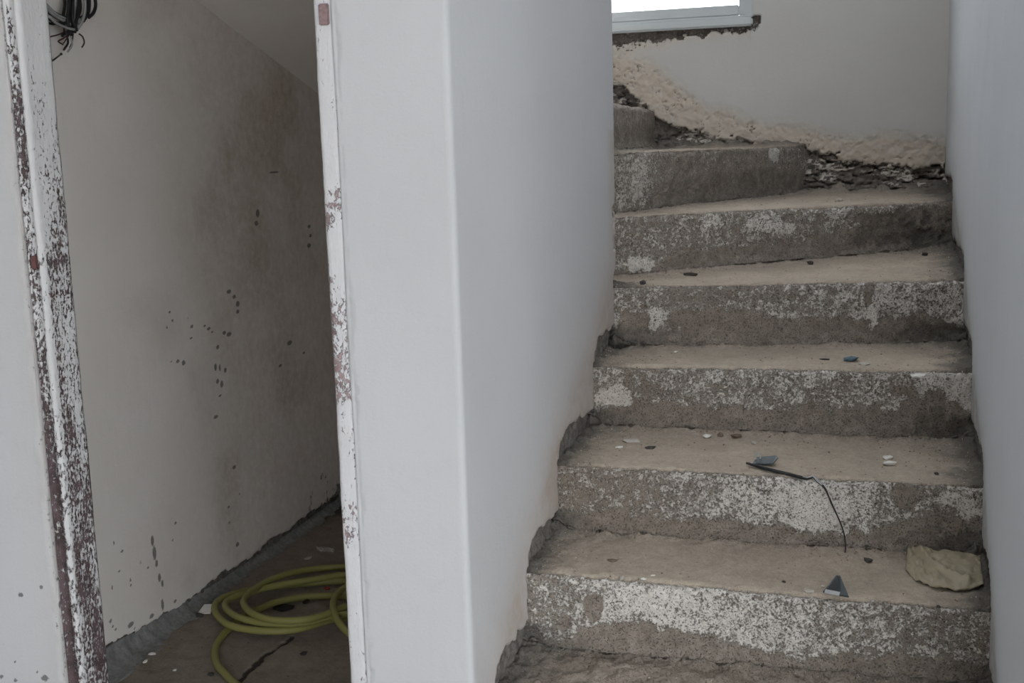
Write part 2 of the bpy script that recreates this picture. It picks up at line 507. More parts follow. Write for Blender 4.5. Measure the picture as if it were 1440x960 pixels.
HOSE = [(-1.523,2.648,0.013),(-1.627,2.727,0.012),(-1.679,2.771,0.012),(-1.746,2.832,0.012),(-1.802,2.915,0.012),(-1.83,2.987,0.012),(-1.844,3.072,0.012),(-1.847,3.172,0.013),(-1.826,3.237,0.013),(-1.797,3.305,0.013),(-1.723,3.364,0.013),(-1.632,3.389,0.013),(-1.516,3.388,0.013),(-1.436,3.315,0.014),(-1.468,3.245,0.016),(-1.541,3.191,0.022),(-1.608,3.079,0.03),(-1.69,3.031,0.036),(-1.803,3.037,0.037),(-1.89,3.095,0.036),(-1.952,3.176,0.034),(-1.972,3.256,0.03),(-1.932,3.339,0.026),(-1.854,3.417,0.02),(-1.776,3.473,0.015),(-1.64,3.524,0.014),(-1.518,3.515,0.014),(-1.433,3.412,0.02),(-1.438,3.263,0.035),(-1.526,3.161,0.045),(-1.586,3.085,0.05),(-1.689,3.052,0.05),(-1.784,3.071,0.048),(-1.859,3.117,0.044),(-1.913,3.175,0.04),(-1.933,3.234,0.037),(-1.91,3.301,0.035),(-1.842,3.394,0.032),(-1.748,3.473,0.03),(-1.647,3.541,0.03),(-1.507,3.522,0.03),(-1.412,3.388,0.036),(-1.425,3.261,0.046),(-1.503,3.247,0.05),(-1.538,3.138,0.06),(-1.575,3.066,0.068),(-1.656,3.038,0.07),(-1.742,3.065,0.068),(-1.814,3.129,0.064),(-1.856,3.196,0.058),(-1.879,3.294,0.05),(-1.88,3.419,0.04),(-1.848,3.54,0.026),(-1.789,3.615,0.016),(-1.697,3.654,0.014),(-1.562,3.653,0.016),(-1.462,3.551,0.03),(-1.51,3.467,0.05),(-1.565,3.39,0.06),(-1.574,3.307,0.064),(-1.554,3.22,0.066),(-1.515,3.144,0.062),(-1.478,3.103,0.045),(-1.432,3.086,0.022),(-1.344,3.063,0.013),(-1.24,3.087,0.012)]
WIRES = [(0.0031,'d',[(-2.0,2.655,1.892),(-2.0,2.662,1.866),(-2.0,2.682,1.849),(-2.0,2.724,1.835),(-2.0,2.755,1.827)]),(0.0025,'d',[(-2.0,2.654,1.846),(-2.0,2.679,1.827),(-2.0,2.718,1.818),(-2.0,2.757,1.826)]),(0.0023,'g',[(-2.0,2.658,1.832),(-2.0,2.689,1.816),(-2.0,2.734,1.807),(-2.0,2.761,1.806)]),(0.0021,'d',[(-2.0,2.674,1.866),(-2.0,2.711,1.846),(-2.0,2.753,1.838)]),(0.0029,'d',[(-2.0,2.763,1.908),(-2.0,2.755,1.867),(-2.0,2.743,1.83),(-2.0,2.748,1.805),(-2.0,2.734,1.789)]),(0.0029,'d',[(-2.0,2.791,1.911),(-2.0,2.787,1.867),(-2.0,2.771,1.838),(-2.0,2.776,1.807),(-2.0,2.78,1.793)]),(0.0029,'d',[(-2.0,2.809,1.913),(-2.0,2.811,1.866),(-2.0,2.784,1.826),(-2.0,2.759,1.796)]),(0.0031,'d',[(-2.0,2.859,1.919),(-2.0,2.864,1.882),(-2.0,2.851,1.858),(-2.0,2.827,1.843)]),(0.0025,'g',[(-2.0,2.844,1.917),(-2.0,2.841,1.876),(-2.0,2.831,1.849),(-2.0,2.806,1.826)]),(0.0025,'g',[(-2.0,2.828,1.916),(-2.0,2.823,1.863),(-2.0,2.807,1.832),(-2.0,2.785,1.811)]),(0.0023,'g',[(-2.0,2.781,1.906),(-2.0,2.77,1.85),(-2.0,2.759,1.817),(-2.0,2.758,1.791)]),(0.0029,'d',[(-2.0,2.818,1.914),(-2.0,2.806,1.873),(-2.0,2.792,1.838),(-2.0,2.778,1.8)]),(0.0027,'d',[(-2.0,2.772,1.909),(-2.0,2.762,1.861),(-2.0,2.758,1.827),(-2.0,2.772,1.803)]),(0.0015,'r',[(-2.0,2.748,1.801),(-2.0,2.72,1.791),(-2.0,2.678,1.781)]),(0.0017,'r',[(-2.0,2.747,1.797),(-2.0,2.719,1.78),(-2.0,2.697,1.771),(-2.0,2.716,1.764)]),(0.0019,'d',[(-2.0,2.759,1.795),(-2.0,2.762,1.773),(-2.0,2.741,1.753)]),(0.0015,'r',[(-2.0,2.771,1.796),(-2.0,2.762,1.773),(-2.0,2.751,1.759)]),(0.0017,'r',[(-2.0,2.78,1.796),(-2.0,2.794,1.79),(-2.0,2.799,1.775),(-2.0,2.787,1.762)]),(0.0013,'r',[(-2.0,2.772,1.803),(-2.0,2.755,1.787),(-2.0,2.734,1.769)])]
WIRE_STUB = [(-2.05,2.739,1.726),(-2.03,2.734,1.734),(-2.0,2.713,1.74)]
BAG_FRONT = [(0.122,2.502,0.548),(0.139,2.455,0.548),(0.175,2.421,0.548),(0.222,2.411,0.548),(0.268,2.436,0.548)]
BAG_BACK = [(0.13,2.603,0.57),(0.155,2.604,0.57),(0.179,2.562,0.57),(0.228,2.59,0.57),(0.285,2.601,0.57)]
SCRAP_TRI = [(-0.041,2.364,0.544),(-0.009,2.362,0.544),(-0.018,2.425,0.544),(0.004,2.357,0.544)]
CABLE_TOP = [(-0.225,2.668,0.726),(-0.204,2.653,0.726),(-0.166,2.629,0.726),(-0.126,2.618,0.726),(-0.087,2.601,0.726)]
CABLE_DROP = [(-0.064,2.605,0.714),(-0.048,2.605,0.701),(-0.033,2.605,0.669),(-0.015,2.605,0.629),(-0.006,2.605,0.602),(-0.002,2.605,0.574),(-0.004,2.605,0.551)]
CABLE_END = (-0.0,2.588,0.55)
TAPE = [(-0.219,2.663,0.726),(-0.197,2.648,0.726),(-0.161,2.679,0.726),(-0.161,2.698,0.726),(-0.198,2.698,0.726)]
CHIPS = [(6,(0.045,2.547,0.54),0.0093,'dark'),(6,(-0.464,2.379,0.54),0.0072,'pale'),(6,(-0.418,2.38,0.54),0.0058,'white'),(6,(-0.399,2.397,0.54),0.0051,'white'),(6,(-0.501,2.466,0.54),0.0149,'brown'),(6,(-0.609,2.693,0.54),0.0326,'dark'),(6,(-0.125,2.414,0.54),0.0044,'dark'),(6,(-0.046,2.409,0.54),0.0044,'white'),(6,(0.177,2.353,0.54),0.0057,'dark'),(6,(-0.074,2.383,0.54),0.0116,'pale'),(6,(-0.465,2.345,0.54),0.0043,'pale'),(5,(-0.343,2.888,0.72),0.014,'white'),(5,(-0.309,2.901,0.72),0.0105,'brown'),(5,(-0.464,2.769,0.72),0.0134,'dark'),(5,(-0.542,2.763,0.72),0.0084,'white'),(5,(-0.52,2.823,0.72),0.0188,'pale'),(5,(0.09,2.738,0.72),0.0166,'white'),(5,(0.09,2.788,0.72),0.0135,'white'),(5,(0.089,2.807,0.72),0.0051,'dark'),(5,(0.189,2.671,0.72),0.0065,'dark'),(5,(-0.223,2.85,0.72),0.0086,'pale'),(5,(-0.27,2.9,0.72),0.0123,'brown'),(4,(0.004,3.067,0.9),0.0149,'blue'),(4,(-0.061,3.06,0.9),0.013,'dark'),(4,(0.035,3.021,0.9),0.0165,'pale'),(4,(-0.453,3.122,0.9),0.0076,'white'),(4,(0.158,2.896,0.9),0.0158,'white'),(4,(-0.544,3.146,0.9),0.0095,'dark'),(3,(0.144,3.958,1.08),0.024,'black'),(3,(0.214,3.773,1.08),0.0114,'dark'),(3,(-0.548,3.185,1.08),0.0097,'dark'),(3,(-0.116,3.59,1.08),0.0131,'dark'),(3,(-0.441,3.361,1.08),0.0204,'dark'),(2,(-0.041,3.965,1.26),0.012,'pale'),(2,(-0.26,4.237,1.26),0.0205,'dark')]
CLOSET_BITS = [((-1.879,3.841,0.0),0.0382,'film'),((-2.001,3.202,0.0),0.0191,'tile'),((-1.988,2.871,0.0),0.0106,'white'),((-1.981,2.823,0.0),0.0085,'white'),((-1.701,3.481,0.0),0.0127,'red'),((-1.541,2.973,0.0),0.0106,'dark'),((-1.744,2.792,-0.0),0.0106,'dark'),((-1.769,3.3,0.0),0.0382,'black'),((-1.716,3.354,0.0),0.0191,'darkbrown'),((-2.008,3.171,0.0),0.0148,'dark'),((-1.899,3.743,0.0),0.0148,'pale'),((-1.641,2.782,0.0),0.0106,'dark'),((-1.863,2.795,0.0),0.0064,'white')]
CRACK = [(-1.637,3.095),(-1.641,3.045),(-1.642,2.992),(-1.649,2.96),(-1.654,2.899),(-1.658,2.835),(-1.653,2.779),(-1.642,2.705)]

# ------------------------------------------------------------------ setting-out
EYE_RISE = 0.18
E_XY = {8: ((-.70, 1.90), (.262, 1.84)), 7: ((-.69, 2.14), (.268, 2.09)), 6: ((-.672, 2.375), (.272, 2.347)),
        5: ((-.652, 2.615), (.276, 2.60)), 4: ((-.632, 2.93), (.283, 2.965)), 3: ((-.63, 3.15), (.29, 3.335)),
        2: ((-.625, 3.36), (.30, 3.93)), 1: ((-.635, 3.48), (-.19, 4.36)), 0: ((-.695, 3.42), (-.71, 4.38))}
E_Z = {k: (9 - k) * EYE_RISE for k in range(9)}
E_Z[0] = 1.59
B_Z = {9: (0, 0), 8: (.18, .18), 7: (.362, .38), 6: (.552, .556), 5: (.735, .722), 4: (.905, .90), 3: (1.085, 1.105), 2: (1.262, 1.265), 1: (1.44, 1.44)}


def xl(y): return -.69 + .0607 * (y - 2.017)
def xr(y): return .271 + .0183 * (y - 2.35)


YF, YB, XC = 2.017, 4.40, -2.06
LY = np.array([E_XY[k][0][1] for k in range(8, 2, -1)]); RY = np.array([E_XY[k][1][1] for k in range(8, 1, -1)])
KZ = [E_Z[k] for k in range(8, 1, -1)]


def tread_z(y, ys, back):
    """height of the tread at y along one side, and the distance past its nosing"""
    i = np.clip(np.searchsorted(ys, y) - 1, 0, len(ys) - 1)
    z = np.where(y < ys[0], 0.0, np.array(KZ)[:len(ys)][i])
    return z, y - ys[i], np.where(i + 1 < len(ys), ys[np.clip(i + 1, 0, len(ys) - 1)] - y, back - y)


def exposed(y, z, ys, back, P, seed):
    """unplastered mortar left where stair edging was taken out: a band over each tread, rounded at the nosing"""
    zt, past, ahead = tread_z(y, ys, back)
    n = fbm(P, 34, 4, 0.6, seed) - 0.5
    h = 0.070 * (1 - np.exp(-np.clip(past + 0.012, 0, 1) / 0.022)) + n * 0.05
    a = sst(h - (z - zt), -0.004, 0.004)
    seam = sst(0.013 + n * 0.026 - ahead, -0.003, 0.003) * (z - zt < EYE_RISE + 0.01)
    nose = sst(0.006 + n * 0.03 - (z - zt), -0.003, 0.003)
    return np.clip(np.maximum(np.maximum(a, seam), nose), 0, 1)


# ------------------------------------------------------------------ dividing wall: its end faces the room
def center_attr(P):
    y, z = P[:, 1], P[:, 2]
    face = (P[:, 0] > xl(y) - 0.02) & (y > YF + 0.02)
    mo = exposed(y, z, LY, 3.2, P, 3.0) * face
    near_end = sst(y, 3.06, 3.15) * face * (z < 1.5)
    mo = np.maximum(mo, near_end * (z < 1.30) * sst(fbm(P, 30, 4, 0.6, 5.0), 0.50, 0.56) * sst(y, 3.12, 3.15))
    inc = np.interp(y, LY, KZ[:len(LY)])
    st = np.clip(1.9 * np.exp(-np.clip(z - inc, 0, 9) / 0.085) + 0.7 * near_end, 0, 1) * face
    st = st * (0.55 + 0.9 * (fbm(P, 7, 3, 0.5, 9.0) - 0.2))
    # flaking close to the door frame on the end face
    front = (y < YF + 0.03) & (P[:, 0] < -0.70)
    d = P[:, 0] + 0.914
    chip = front * sst(0.010 - d + 0.03 * (fbm(P * np.array([1, 1, .35]), 55, 4, 0.6, 2.0) - 0.5), -0.002, 0.002)
    sp = np.zeros(len(P))
    return {'stain_shade': np.clip(st, 0, 1), 'mort': mo, 'spot': sp, 'chip': chip}


def center_disp(P, at):
    big = (fbm(P, 1.6, 3) - 0.5) * 0.010 + (fbm(P, 9, 3) - 0.5) * 0.0022
    return big - at['mort'] * (0.011 - 0.014 * (fbm(P, 60, 4, 0.65) - 0.5)) - at['chip'] * 0.004 + (at['stain_shade'] > 0) * 0.0


x1 = xl(3.16)
bev = 0.007
path = densify([(-.914, YF), (-.69 - bev, YF)], [0.006])
path += [np.array((-.69 - bev, YF)), np.array((-.69 - bev * .3, YF + bev * .3))]
path += densify([(-.69, YF + bev), (x1, 3.16 - bev)], [0.0055])
path += [np.array((x1, 3.16 - bev)), np.array((x1 - bev, 3.16))]
path += densify([(x1 - bev - .01, 3.16), (-.90, 3.16), (-.914, 3.15), (-.914, YF)], [0.03, 0.03, 0.2])[0:]
zs = list(np.arange(0, 0.30, 0.1)) + list(np.arange(0.30, 1.98, 0.0055)) + [2.1, 2.3, 2.7, 3.4]
wall_center = prism_wall('wall_center', path, zs, M['plaster_front'], center_disp, center_attr)


# ------------------------------------------------------------------ right wall of the stair
def right_attr(P):
    y, z = P[:, 1], P[:, 2]
    face = P[:, 0] < xr(y) + 0.02
    mo = exposed(y, z, RY, YB + .05, P, 31.0) * face
    inc = np.interp(y, RY, KZ)
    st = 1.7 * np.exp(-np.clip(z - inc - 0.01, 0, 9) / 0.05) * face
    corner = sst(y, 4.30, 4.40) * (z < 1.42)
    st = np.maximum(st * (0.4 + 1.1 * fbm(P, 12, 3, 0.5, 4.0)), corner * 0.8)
    return {'stain_shade': np.clip(st, 0, 1), 'mort': mo, 'spot': np.zeros(len(P))}


def wall_disp(P, at):
    return (fbm(P, 1.7, 3) - 0.5) * 0.010 + (fbm(P, 9, 3) - 0.5) * 0.0022 - at['mort'] * (0.011 - 0.014 * (fbm(P, 60, 4, 0.65) - 0.5))


path = densify([(xr(4.45), 4.45), (xr(1.70), 1.70)], [0.0065]) + [np.array((xr(1.7), 1.70)), np.array((.55, 1.70)), np.array((.55, 4.45))]
zs = list(np.arange(0, 0.24, 0.08)) + list(np.arange(0.24, 1.95, 0.0065)) + [2.1, 2.4, 2.7, 3.4]
wall_right = prism_wall('wall_right', path, zs, M['plaster_right'], wall_disp, right_attr)

# ------------------------------------------------------------------ back wall with the window opening
WX0, WX1, WZ0, WZ1 = -1.20, -.356, 1.872, 2.75
PB = np.array([(-1.0, 1.70), (-.853, 1.690), (-.815, 1.670), (-.749, 1.616), (-.697, 1.562), (-.631, 1.520), (-.54, 1.505), (-.501, 1.489), (-.398, 1.462), (-.297, 1.450), (-.246, 1.440), (-.19, 1.437), (-.122, 1.418), (.0, 1.388), (.122, 1.362), (.218, 1.352), (.34, 1.360)])
UB = np.array([(-1.0, 1.80), (-.851, 1.80), (-.72, 1.76), (-.64, 1.70), (-.56, 1.62), (-.50, 1.570), (-.247, 1.512), (.0, 1.468), (.34, 1.468)])
xs = [-2.3, -1.9, -1.5, WX0, -1.1, -1.0] + list(np.arange(-.92, WX1 - .002, .0042)) + list(np.arange(WX1, .345, .0042)) + [.36, .62]
zs = [0, .5, 1.0] + list(np.arange(1.20, WZ0 - .002, .0042)) + list(np.arange(WZ0, 2.0, .0042)) + [2.2, 2.5, WZ1, 3.0, 3.4]
X, Z = np.meshgrid(xs, zs)
P = np.stack([X.ravel(), np.full(X.size, YB), Z.ravel()], 1)
x, z = P[:, 0], P[:, 2]
n1 = fbm(P, 26, 5, 0.62, 7.0) - 0.5
zb = np.interp(x, PB[:, 0], PB[:, 1]) + n1 * 0.075 + (fbm(P * np.array([1, 1, 1.6]), 70, 4, .6, 17.) - .5) * .03
zu = np.interp(x, UB[:, 0], UB[:, 1]) + (fbm(P, 9, 4, 0.55, 8.0) - 0.5) * 0.09
live = (x > -.99) & (x < .35)
mo = sst(zb - z, -0.003, 0.004) * live
be = sst(zu - z, -0.03, 0.04) * live
tr = np.where(x > -.19, 1.262, 1.44)
gap = WZ0 - z                                       # ragged mortar under the window frame
wn = fbm(P, 30, 6, 0.74, 11.0) - 0.5
wdep = np.interp(x, [-.86, -.70, -.55, -.40, -.34, -.32], [.058, .046, .026, .022, .026, .0])
wm = sst(wdep + wn * 0.085 - gap, -0.003, 0.003) * (x < -.325) * (x > -1.0) * (gap > -0.03)
beige2 = sst(wdep + 0.02 + wn * 0.08 - gap, -0.02, 0.02) * (x < -.36) * (gap > 0) * 0.6
cyc = np.clip((z - tr) / np.maximum(zb - tr, 0.02), 0, 1)
rub = fbm(P * np.array([.40, 1, 1.5]), 30, 6, 0.72, 2.0)
crk = np.abs(fbm(P * np.array([.30, 1, 1.6]), 26, 4, .6, 51.) - .5)
crk = sst(.035 - crk, 0, .03)                       # long horizontal cracks in the broken masonry
crk2 = sst(.014 - np.abs(fbm(P, 17, 4, .6, 52.) - .5), 0, .012)     # hair cracks in the loose undercoat
depth = np.interp(cyc, [0, .25, .55, .8, 1.0], [-.030, -.012, .016, .020, .010])     # bank of rubble low, undercut high
depth = depth + (rub - 0.5) * 0.052 * (1 - 0.3 * cyc) + crk * .018
dy = mo * depth + wm * (0.014 - (wn) * 0.06) + beige2 * (1 - wm) * wn * .02 + be * (1 - mo) * ((fbm(P, 40, 5, 0.66, 3.0) - 0.5) * 0.016 + 0.003 + crk2 * .005)
dy += (fbm(P, 1.8, 3) - 0.5) * 0.010
P[:, 1] += dy
q = grid_quads(len(zs), len(xs))
cx = P[q].mean(1)[:, 0]; cz = Z.ravel()[q].mean(1)
q = q[~((cx > WX0) & (cx < WX1) & (cz > WZ0) & (cz < WZ1))]
nv = len(P)
PBk = np.stack([x, np.full(nv, YB + .20), z], 1)                    # flat rear face
e = np.concatenate([q[:, [0, 1]], q[:, [1, 2]], q[:, [2, 3]], q[:, [3, 0]]])
key = np.sort(e, 1); key = key[:, 0] * (nv + 1) + key[:, 1]
_, inv, cnt = np.unique(key, return_inverse=True, return_counts=True)
rim = e[cnt[inv] == 1]
Q = np.concatenate([q, q[:, ::-1] + nv, np.stack([rim[:, 1], rim[:, 0], rim[:, 0] + nv, rim[:, 1] + nv], 1)])
ATB = {'stain_shade': np.clip(be * (1 - 0.25 * mo) + beige2, 0, 1),
       'mort': np.clip(np.maximum(mo * np.clip(0.62 + (rub - .5) * 2.6 + (cyc < .35) * 0.2, 0.15, 1), wm * np.clip(.75 + wn * 2.2, .2, 1)), 0, 1),
       'spot': np.clip(np.maximum(mo * np.maximum(sst(0.37 - rub, 0, .05), crk) * 0.8, np.maximum(be * (1 - mo) * crk2 * .62, wm * sst(-.09 - wn, 0, .05) * .8)), 0, 1)}
me = mesh_np('wall_back', np.concatenate([P, PBk]), (Q, []), {k: np.concatenate([v, v * 0]) for k, v in ATB.items()})
wall_back = structure(link('wall_back', me, M['plaster_back']))

# window: white aluminium slider in the opening
win = structure(empty('window_1', ((WX0 + WX1) / 2, YB + .03, WZ0)))
fy0, fy1 = YB - .004, YB + .075


def bars(name, bl, mat, bevel=0.0):
    return child(boxes(name, bl, mat, None, bevel), win)


bars('sill_rail', [(WX0 - .004, WX1 + .004, YB - .016, YB + .08, WZ0 - .004, WZ0 + .027)], M['aluminium'], .006)
bars('frame_track', [(WX0 + .012, WX1 - .012, YB + .004, YB + .08, WZ0 + .027, WZ0 + .036)], M['aluminium'], .002)
bars('frame_stile', [(WX1 - .024, WX1 + .004, YB - .004, YB + .08, WZ0 + .026, WZ1)], M['aluminium'], .003)
bars('frame_stile', [(WX0, WX0 + .024, YB - .004, YB + .08, WZ0 + .026, WZ1)], M['aluminium'], .003)
bars('head_rail', [(WX0, WX1, YB - .004, YB + .08, WZ1 - .04, WZ1)], M['aluminium'], .003)
sash = bars('sash_rail', [(WX0 + .046, WX1 - .046, YB + .012, YB + .045, WZ0 + .036, WZ0 + .074)], M['aluminium'], .004)
bars('sash_stile', [(WX1 - .046, WX1 - .018, YB + .012, YB + .045, WZ0 + .036, WZ1 - .04)], M['aluminium'], .003)
bars('sash_stile', [(WX0 + .024, WX0 + .046, YB + .012, YB + .045, WZ0 + .036, WZ1 - .04)], M['aluminium'], .003)
bars('pane', [(WX0 + .046, WX1 - .046, YB + .026, YB + .032, WZ0 + .074, WZ1 - .04)], M['glass'])

# ------------------------------------------------------------------ under-stair closet
SPOT = CLOSET_SPOTS


def closet_attr(P):
    y, z = P[:, 1], P[:, 2]
    s = np.zeros(len(P))
    for (sy, sz, ry, rz) in SPOT:
        ry *= 1.05; rz *= 0.95
        k = np.abs(y - sy) < ry * 3
        k &= np.abs(z - sz) < rz * 3
        s[k] = np.maximum(s[k], np.exp(-((y[k] - sy) / ry) ** 2 - ((z[k] - sz) / rz) ** 2) * 1.05)
    n = fbm(P * np.array([1, 1, .55]), 26, 5, 0.65, 6.0)
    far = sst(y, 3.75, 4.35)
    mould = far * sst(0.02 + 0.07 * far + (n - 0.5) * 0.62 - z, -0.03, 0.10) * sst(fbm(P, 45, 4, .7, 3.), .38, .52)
    face = P[:, 0] > XC - 0.03
    h = 0.045 + 0.02 * sst(y, 3.3, 2.7) + (fbm(P, 14, 4, 0.6, 1.0) - 0.5) * 0.05
    mo = sst(h - z, -0.003, 0.003)
    pale = fbm(P, 3.2, 3, 0.5, 13.0)
    stain_shade = sst(pale, 0.45, 0.75) * 0.35 * sst(y, 2.8, 3.3) + 0.55 * sst(y, 2.95, 3.8)  # patchy dirt, plus the light's falloff into the closet painted as browner colour
    return {'stain_shade': stain_shade * face, 'mort': mo * face, 'spot': np.maximum(s, mould * 0.9) * face}


def closet_disp(P, at):
    return (fbm(P, 1.9, 3) - 0.5) * 0.014 + (fbm(P, 11, 3) - 0.5) * 0.003 - at['mort'] * 0.006


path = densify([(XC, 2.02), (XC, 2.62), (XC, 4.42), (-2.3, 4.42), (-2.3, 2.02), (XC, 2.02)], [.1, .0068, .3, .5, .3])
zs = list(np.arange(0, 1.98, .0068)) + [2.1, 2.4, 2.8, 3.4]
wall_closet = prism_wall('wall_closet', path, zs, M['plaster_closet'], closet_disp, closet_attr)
structure(boxes('wall_closet_inner', [(-.99, -.905, 3.145, 4.41, 0, 2.06)], M['plaster_closet']))

# sloping soffit of the flight above the closet
bm = bmesh.new()
ys = np.linspace(2.10, 4.42, 30)
prof = [(y, 1.705 + (4.38 - y) * 0.30 + 0.02 * max(0, 3.7 - y)) for y in ys]
va = [bm.verts.new((XC - .05, y, z)) for y, z in prof]; vb = [bm.verts.new((-.95, y, z)) for y, z in prof]
vc = [bm.verts.new((-.95, y, z + .26)) for y, z in prof]; vd = [bm.verts.new((XC - .05, y, z + .26)) for y, z in prof]
for i in range(len(prof) - 1):
    for a, b in ((va, vb), (vb, vc), (vc, vd), (vd, va)):
        bm.faces.new((a[i], b[i], b[i + 1], a[i + 1]))
bm.faces.new((va[0], vb[0], vc[0], vd[0])); bm.faces.new((va[-1], vb[-1], vc[-1], vd[-1]))
structure(bm_obj('ceiling_closet', bm, M['plaster_closet'], smooth=False))

# closet floor with a crack
xs = [-2.3] + list(np.arange(XC - .01, -1.16, .0062)) + [-1.1, -.914]
ysf = [2.017, 2.3, 2.55] + list(np.arange(2.62, 4.42, .0062)) + [4.45]
X, Y = np.meshgrid(xs, ysf)
P = np.stack([X.ravel(), Y.ravel(), np.zeros(X.size)], 1)
cr = np.full(len(P), 9.0)
wob = P[:, :2] + np.stack([(fbm(P, 30, 3, .5, 1.) - .5), (fbm(P, 30, 3, .5, 5.) - .5)], 1) * 0.03
for a, b in zip(CRACK[:-1], CRACK[1:]):
    a, b = np.array(a), np.array(b)
    t = np.clip(((wob - a) @ (b - a)) / ((b - a) @ (b - a)), 0, 1)
    cr = np.minimum(cr, np.linalg.norm(wob - a - t[:, None] * (b - a), axis=1))
wid = 0.004 + 0.007 * fbm(P, 18, 3, .6, 3.)
crm = sst(wid - cr, -0.003, 0.003)
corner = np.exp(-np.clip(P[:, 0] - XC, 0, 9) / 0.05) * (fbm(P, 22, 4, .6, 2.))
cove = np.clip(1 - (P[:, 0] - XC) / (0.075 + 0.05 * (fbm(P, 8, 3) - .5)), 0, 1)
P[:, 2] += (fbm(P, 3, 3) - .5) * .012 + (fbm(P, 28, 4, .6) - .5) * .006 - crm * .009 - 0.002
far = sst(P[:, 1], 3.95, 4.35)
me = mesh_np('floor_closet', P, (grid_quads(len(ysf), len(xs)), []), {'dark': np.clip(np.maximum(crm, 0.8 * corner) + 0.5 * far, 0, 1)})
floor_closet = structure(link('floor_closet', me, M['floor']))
sd = floor_closet.modifiers.new('thickness', 'SOLIDIFY'); sd.thickness = 0.08; sd.offset = -1.0

# mortar cove where the closet wall meets the floor
yy = np.arange(2.2, 4.40, .008); nn = 14
V = np.zeros((len(yy), nn, 3))
sc = np.interp(yy, [2.2, 2.75, 3.05, 3.3, 3.6, 4.4], [.070, .068, .058, .036, .028, .03])
for j in range(nn):
    a = j / (nn - 1)
    V[:, j, 0] = XC - .004 + sc * 1.25 * (1 - math.cos(a * math.pi / 2)) ** 1.0 * 1.0
    V[:, j, 1] = yy
    V[:, j, 2] = sc * 1.0 * (1 - math.sin(a * math.pi / 2)) - .001
Vf = V.reshape(-1, 3)
nz = (fbm(Vf, 24, 5, .62, 4.) - .5)
Vf[:, 0] += nz * .015; Vf[:, 2] += nz * .012
cap = np.concatenate([np.arange(len(yy)) * nn])
base = Vf[np.arange(len(yy)) * nn].copy(); base[:, 0] = XC - .02; base[:, 2] = -.01
base2 = Vf[np.arange(len(yy)) * nn + nn - 1].copy(); base2[:, 2] = -.012
Vall = np.concatenate([V.reshape(len(yy), nn, 3), base2[:, None], base[:, None]], 1).reshape(-1, 3)
trim = structure(link('trim_1', mesh_np('trim_1', Vall, (grid_quads(len(yy), nn + 2, wrap=True), [])), M['mortar']))

# ------------------------------------------------------------------ wall left of the closet door
FS = FRONT_SPOTS


def left_attr(P):
    x, z = P[:, 0], P[:, 2]
    s = np.zeros(len(P))
    for (sx, sz, rx, rz) in FS:
        s = np.maximum(s, np.exp(-((x - sx) / rx) ** 2 - ((z - sz) / rz) ** 2) * 1.05)
    front = P[:, 1] < YF + .02
    d = -1.613 - x
    rag = sst(0.010 - d + 0.05 * (fbm(P * np.array([1, 1, .5]), 48, 5, .65, 3.) - .5), -.004, .004)
    st = np.exp(-np.clip(d, 0, 9) / .03) * 0.35
    return {'spot': np.maximum(s, rag * 0.50 * sst(fbm(P, 90, 4, .6), .45, .6)) * front, 'stain_shade': st * front, 'mort': np.zeros(len(P)), 'rag': rag * front}


path = densify([(-2.6, YF), (-1.92, YF), (-1.613, YF), (-1.613, 2.11), (-2.6, 2.11), (-2.6, YF)], [.3, .005, .1, .5, .1])
zs = list(np.arange(0, .28, .07)) + list(np.arange(.28, 1.86, .0062)) + [2.0, 2.3, 2.7, 3.4]
structure(prism_wall('wall_left', path, zs, M['plaster_front'], lambda P, at: (fbm(P, 1.7, 3) - .5) * .008 + (fbm(P, 10, 3) - .5) * .002 - at['rag'] * .003, left_attr))
structure(boxes('wall_lintel', [(-1.613, -.914, YF, 2.11, 2.09, 3.4)], M['plaster_front']))

# worn door frame (the door itself is gone)
door = structure(empty('door_1', (-1.26, 2.06, 0)))


def jamb(name, prof, mat, wornf):
    zz = np.arange(0, 2.09, .009)
    pr = np.array(densify(prof + [prof[0]], [.006] * len(prof)))
    nr, nc = len(zz), len(pr)
    V = np.zeros((nr, nc, 3)); V[:, :, :2] = pr[None]; V[:, :, 2] = zz[:, None]
    V = V.reshape(-1, 3)
    w = wornf(V)
    V2 = V.copy()
    V2[:, 1] += (fbm(V * np.array([1, 1, .3]), 40, 4, .6) - .5) * .004
    V2[:, 0] += (fbm(V * np.array([1, 1, .3]), 35, 4, .6, 9.) - .5) * .004
    q = grid_quads(nr, nc, wrap=True)
    F = (q, [[int(i) for i in range(nc)][::-1], [int(i) for i in range((nr - 1) * nc, nr * nc)]])
    return child(link(name, mesh_np(name, V2, F, {'worn': w}), mat), door)


def worn_left(V):
    face = sst(-1.583 - V[:, 0], 0, .004) * (V[:, 1] < 2.03)
    w = face * 0.30 * sst(fbm(V * np.array([1, 1, .25]), 14, 3), .3, .6) - 0.35 * ((V[:, 0] > -1.582) & (V[:, 0] < -1.5712) & (V[:, 1] < 2.03))
    for zc, hh in ((.655, .006), (1.185, .003), (1.26, .012)):
        w = w + 0.42 * np.exp(-((V[:, 2] - zc) / hh) ** 2) * (V[:, 0] < -1.55)
    return w - 0.3 * sst(V[:, 2], 1.2, 1.7)


jamb('jamb', [(-1.613, YF + .004), (-1.608, YF - .003), (-1.602, YF + .009), (-1.588, YF + .009), (-1.584, YF - .003), (-1.577, YF - .004), (-1.573, YF + .004), (-1.5725, 2.098), (-1.574, 2.104), (-1.612, 2.104)], M['jamb'], worn_left)


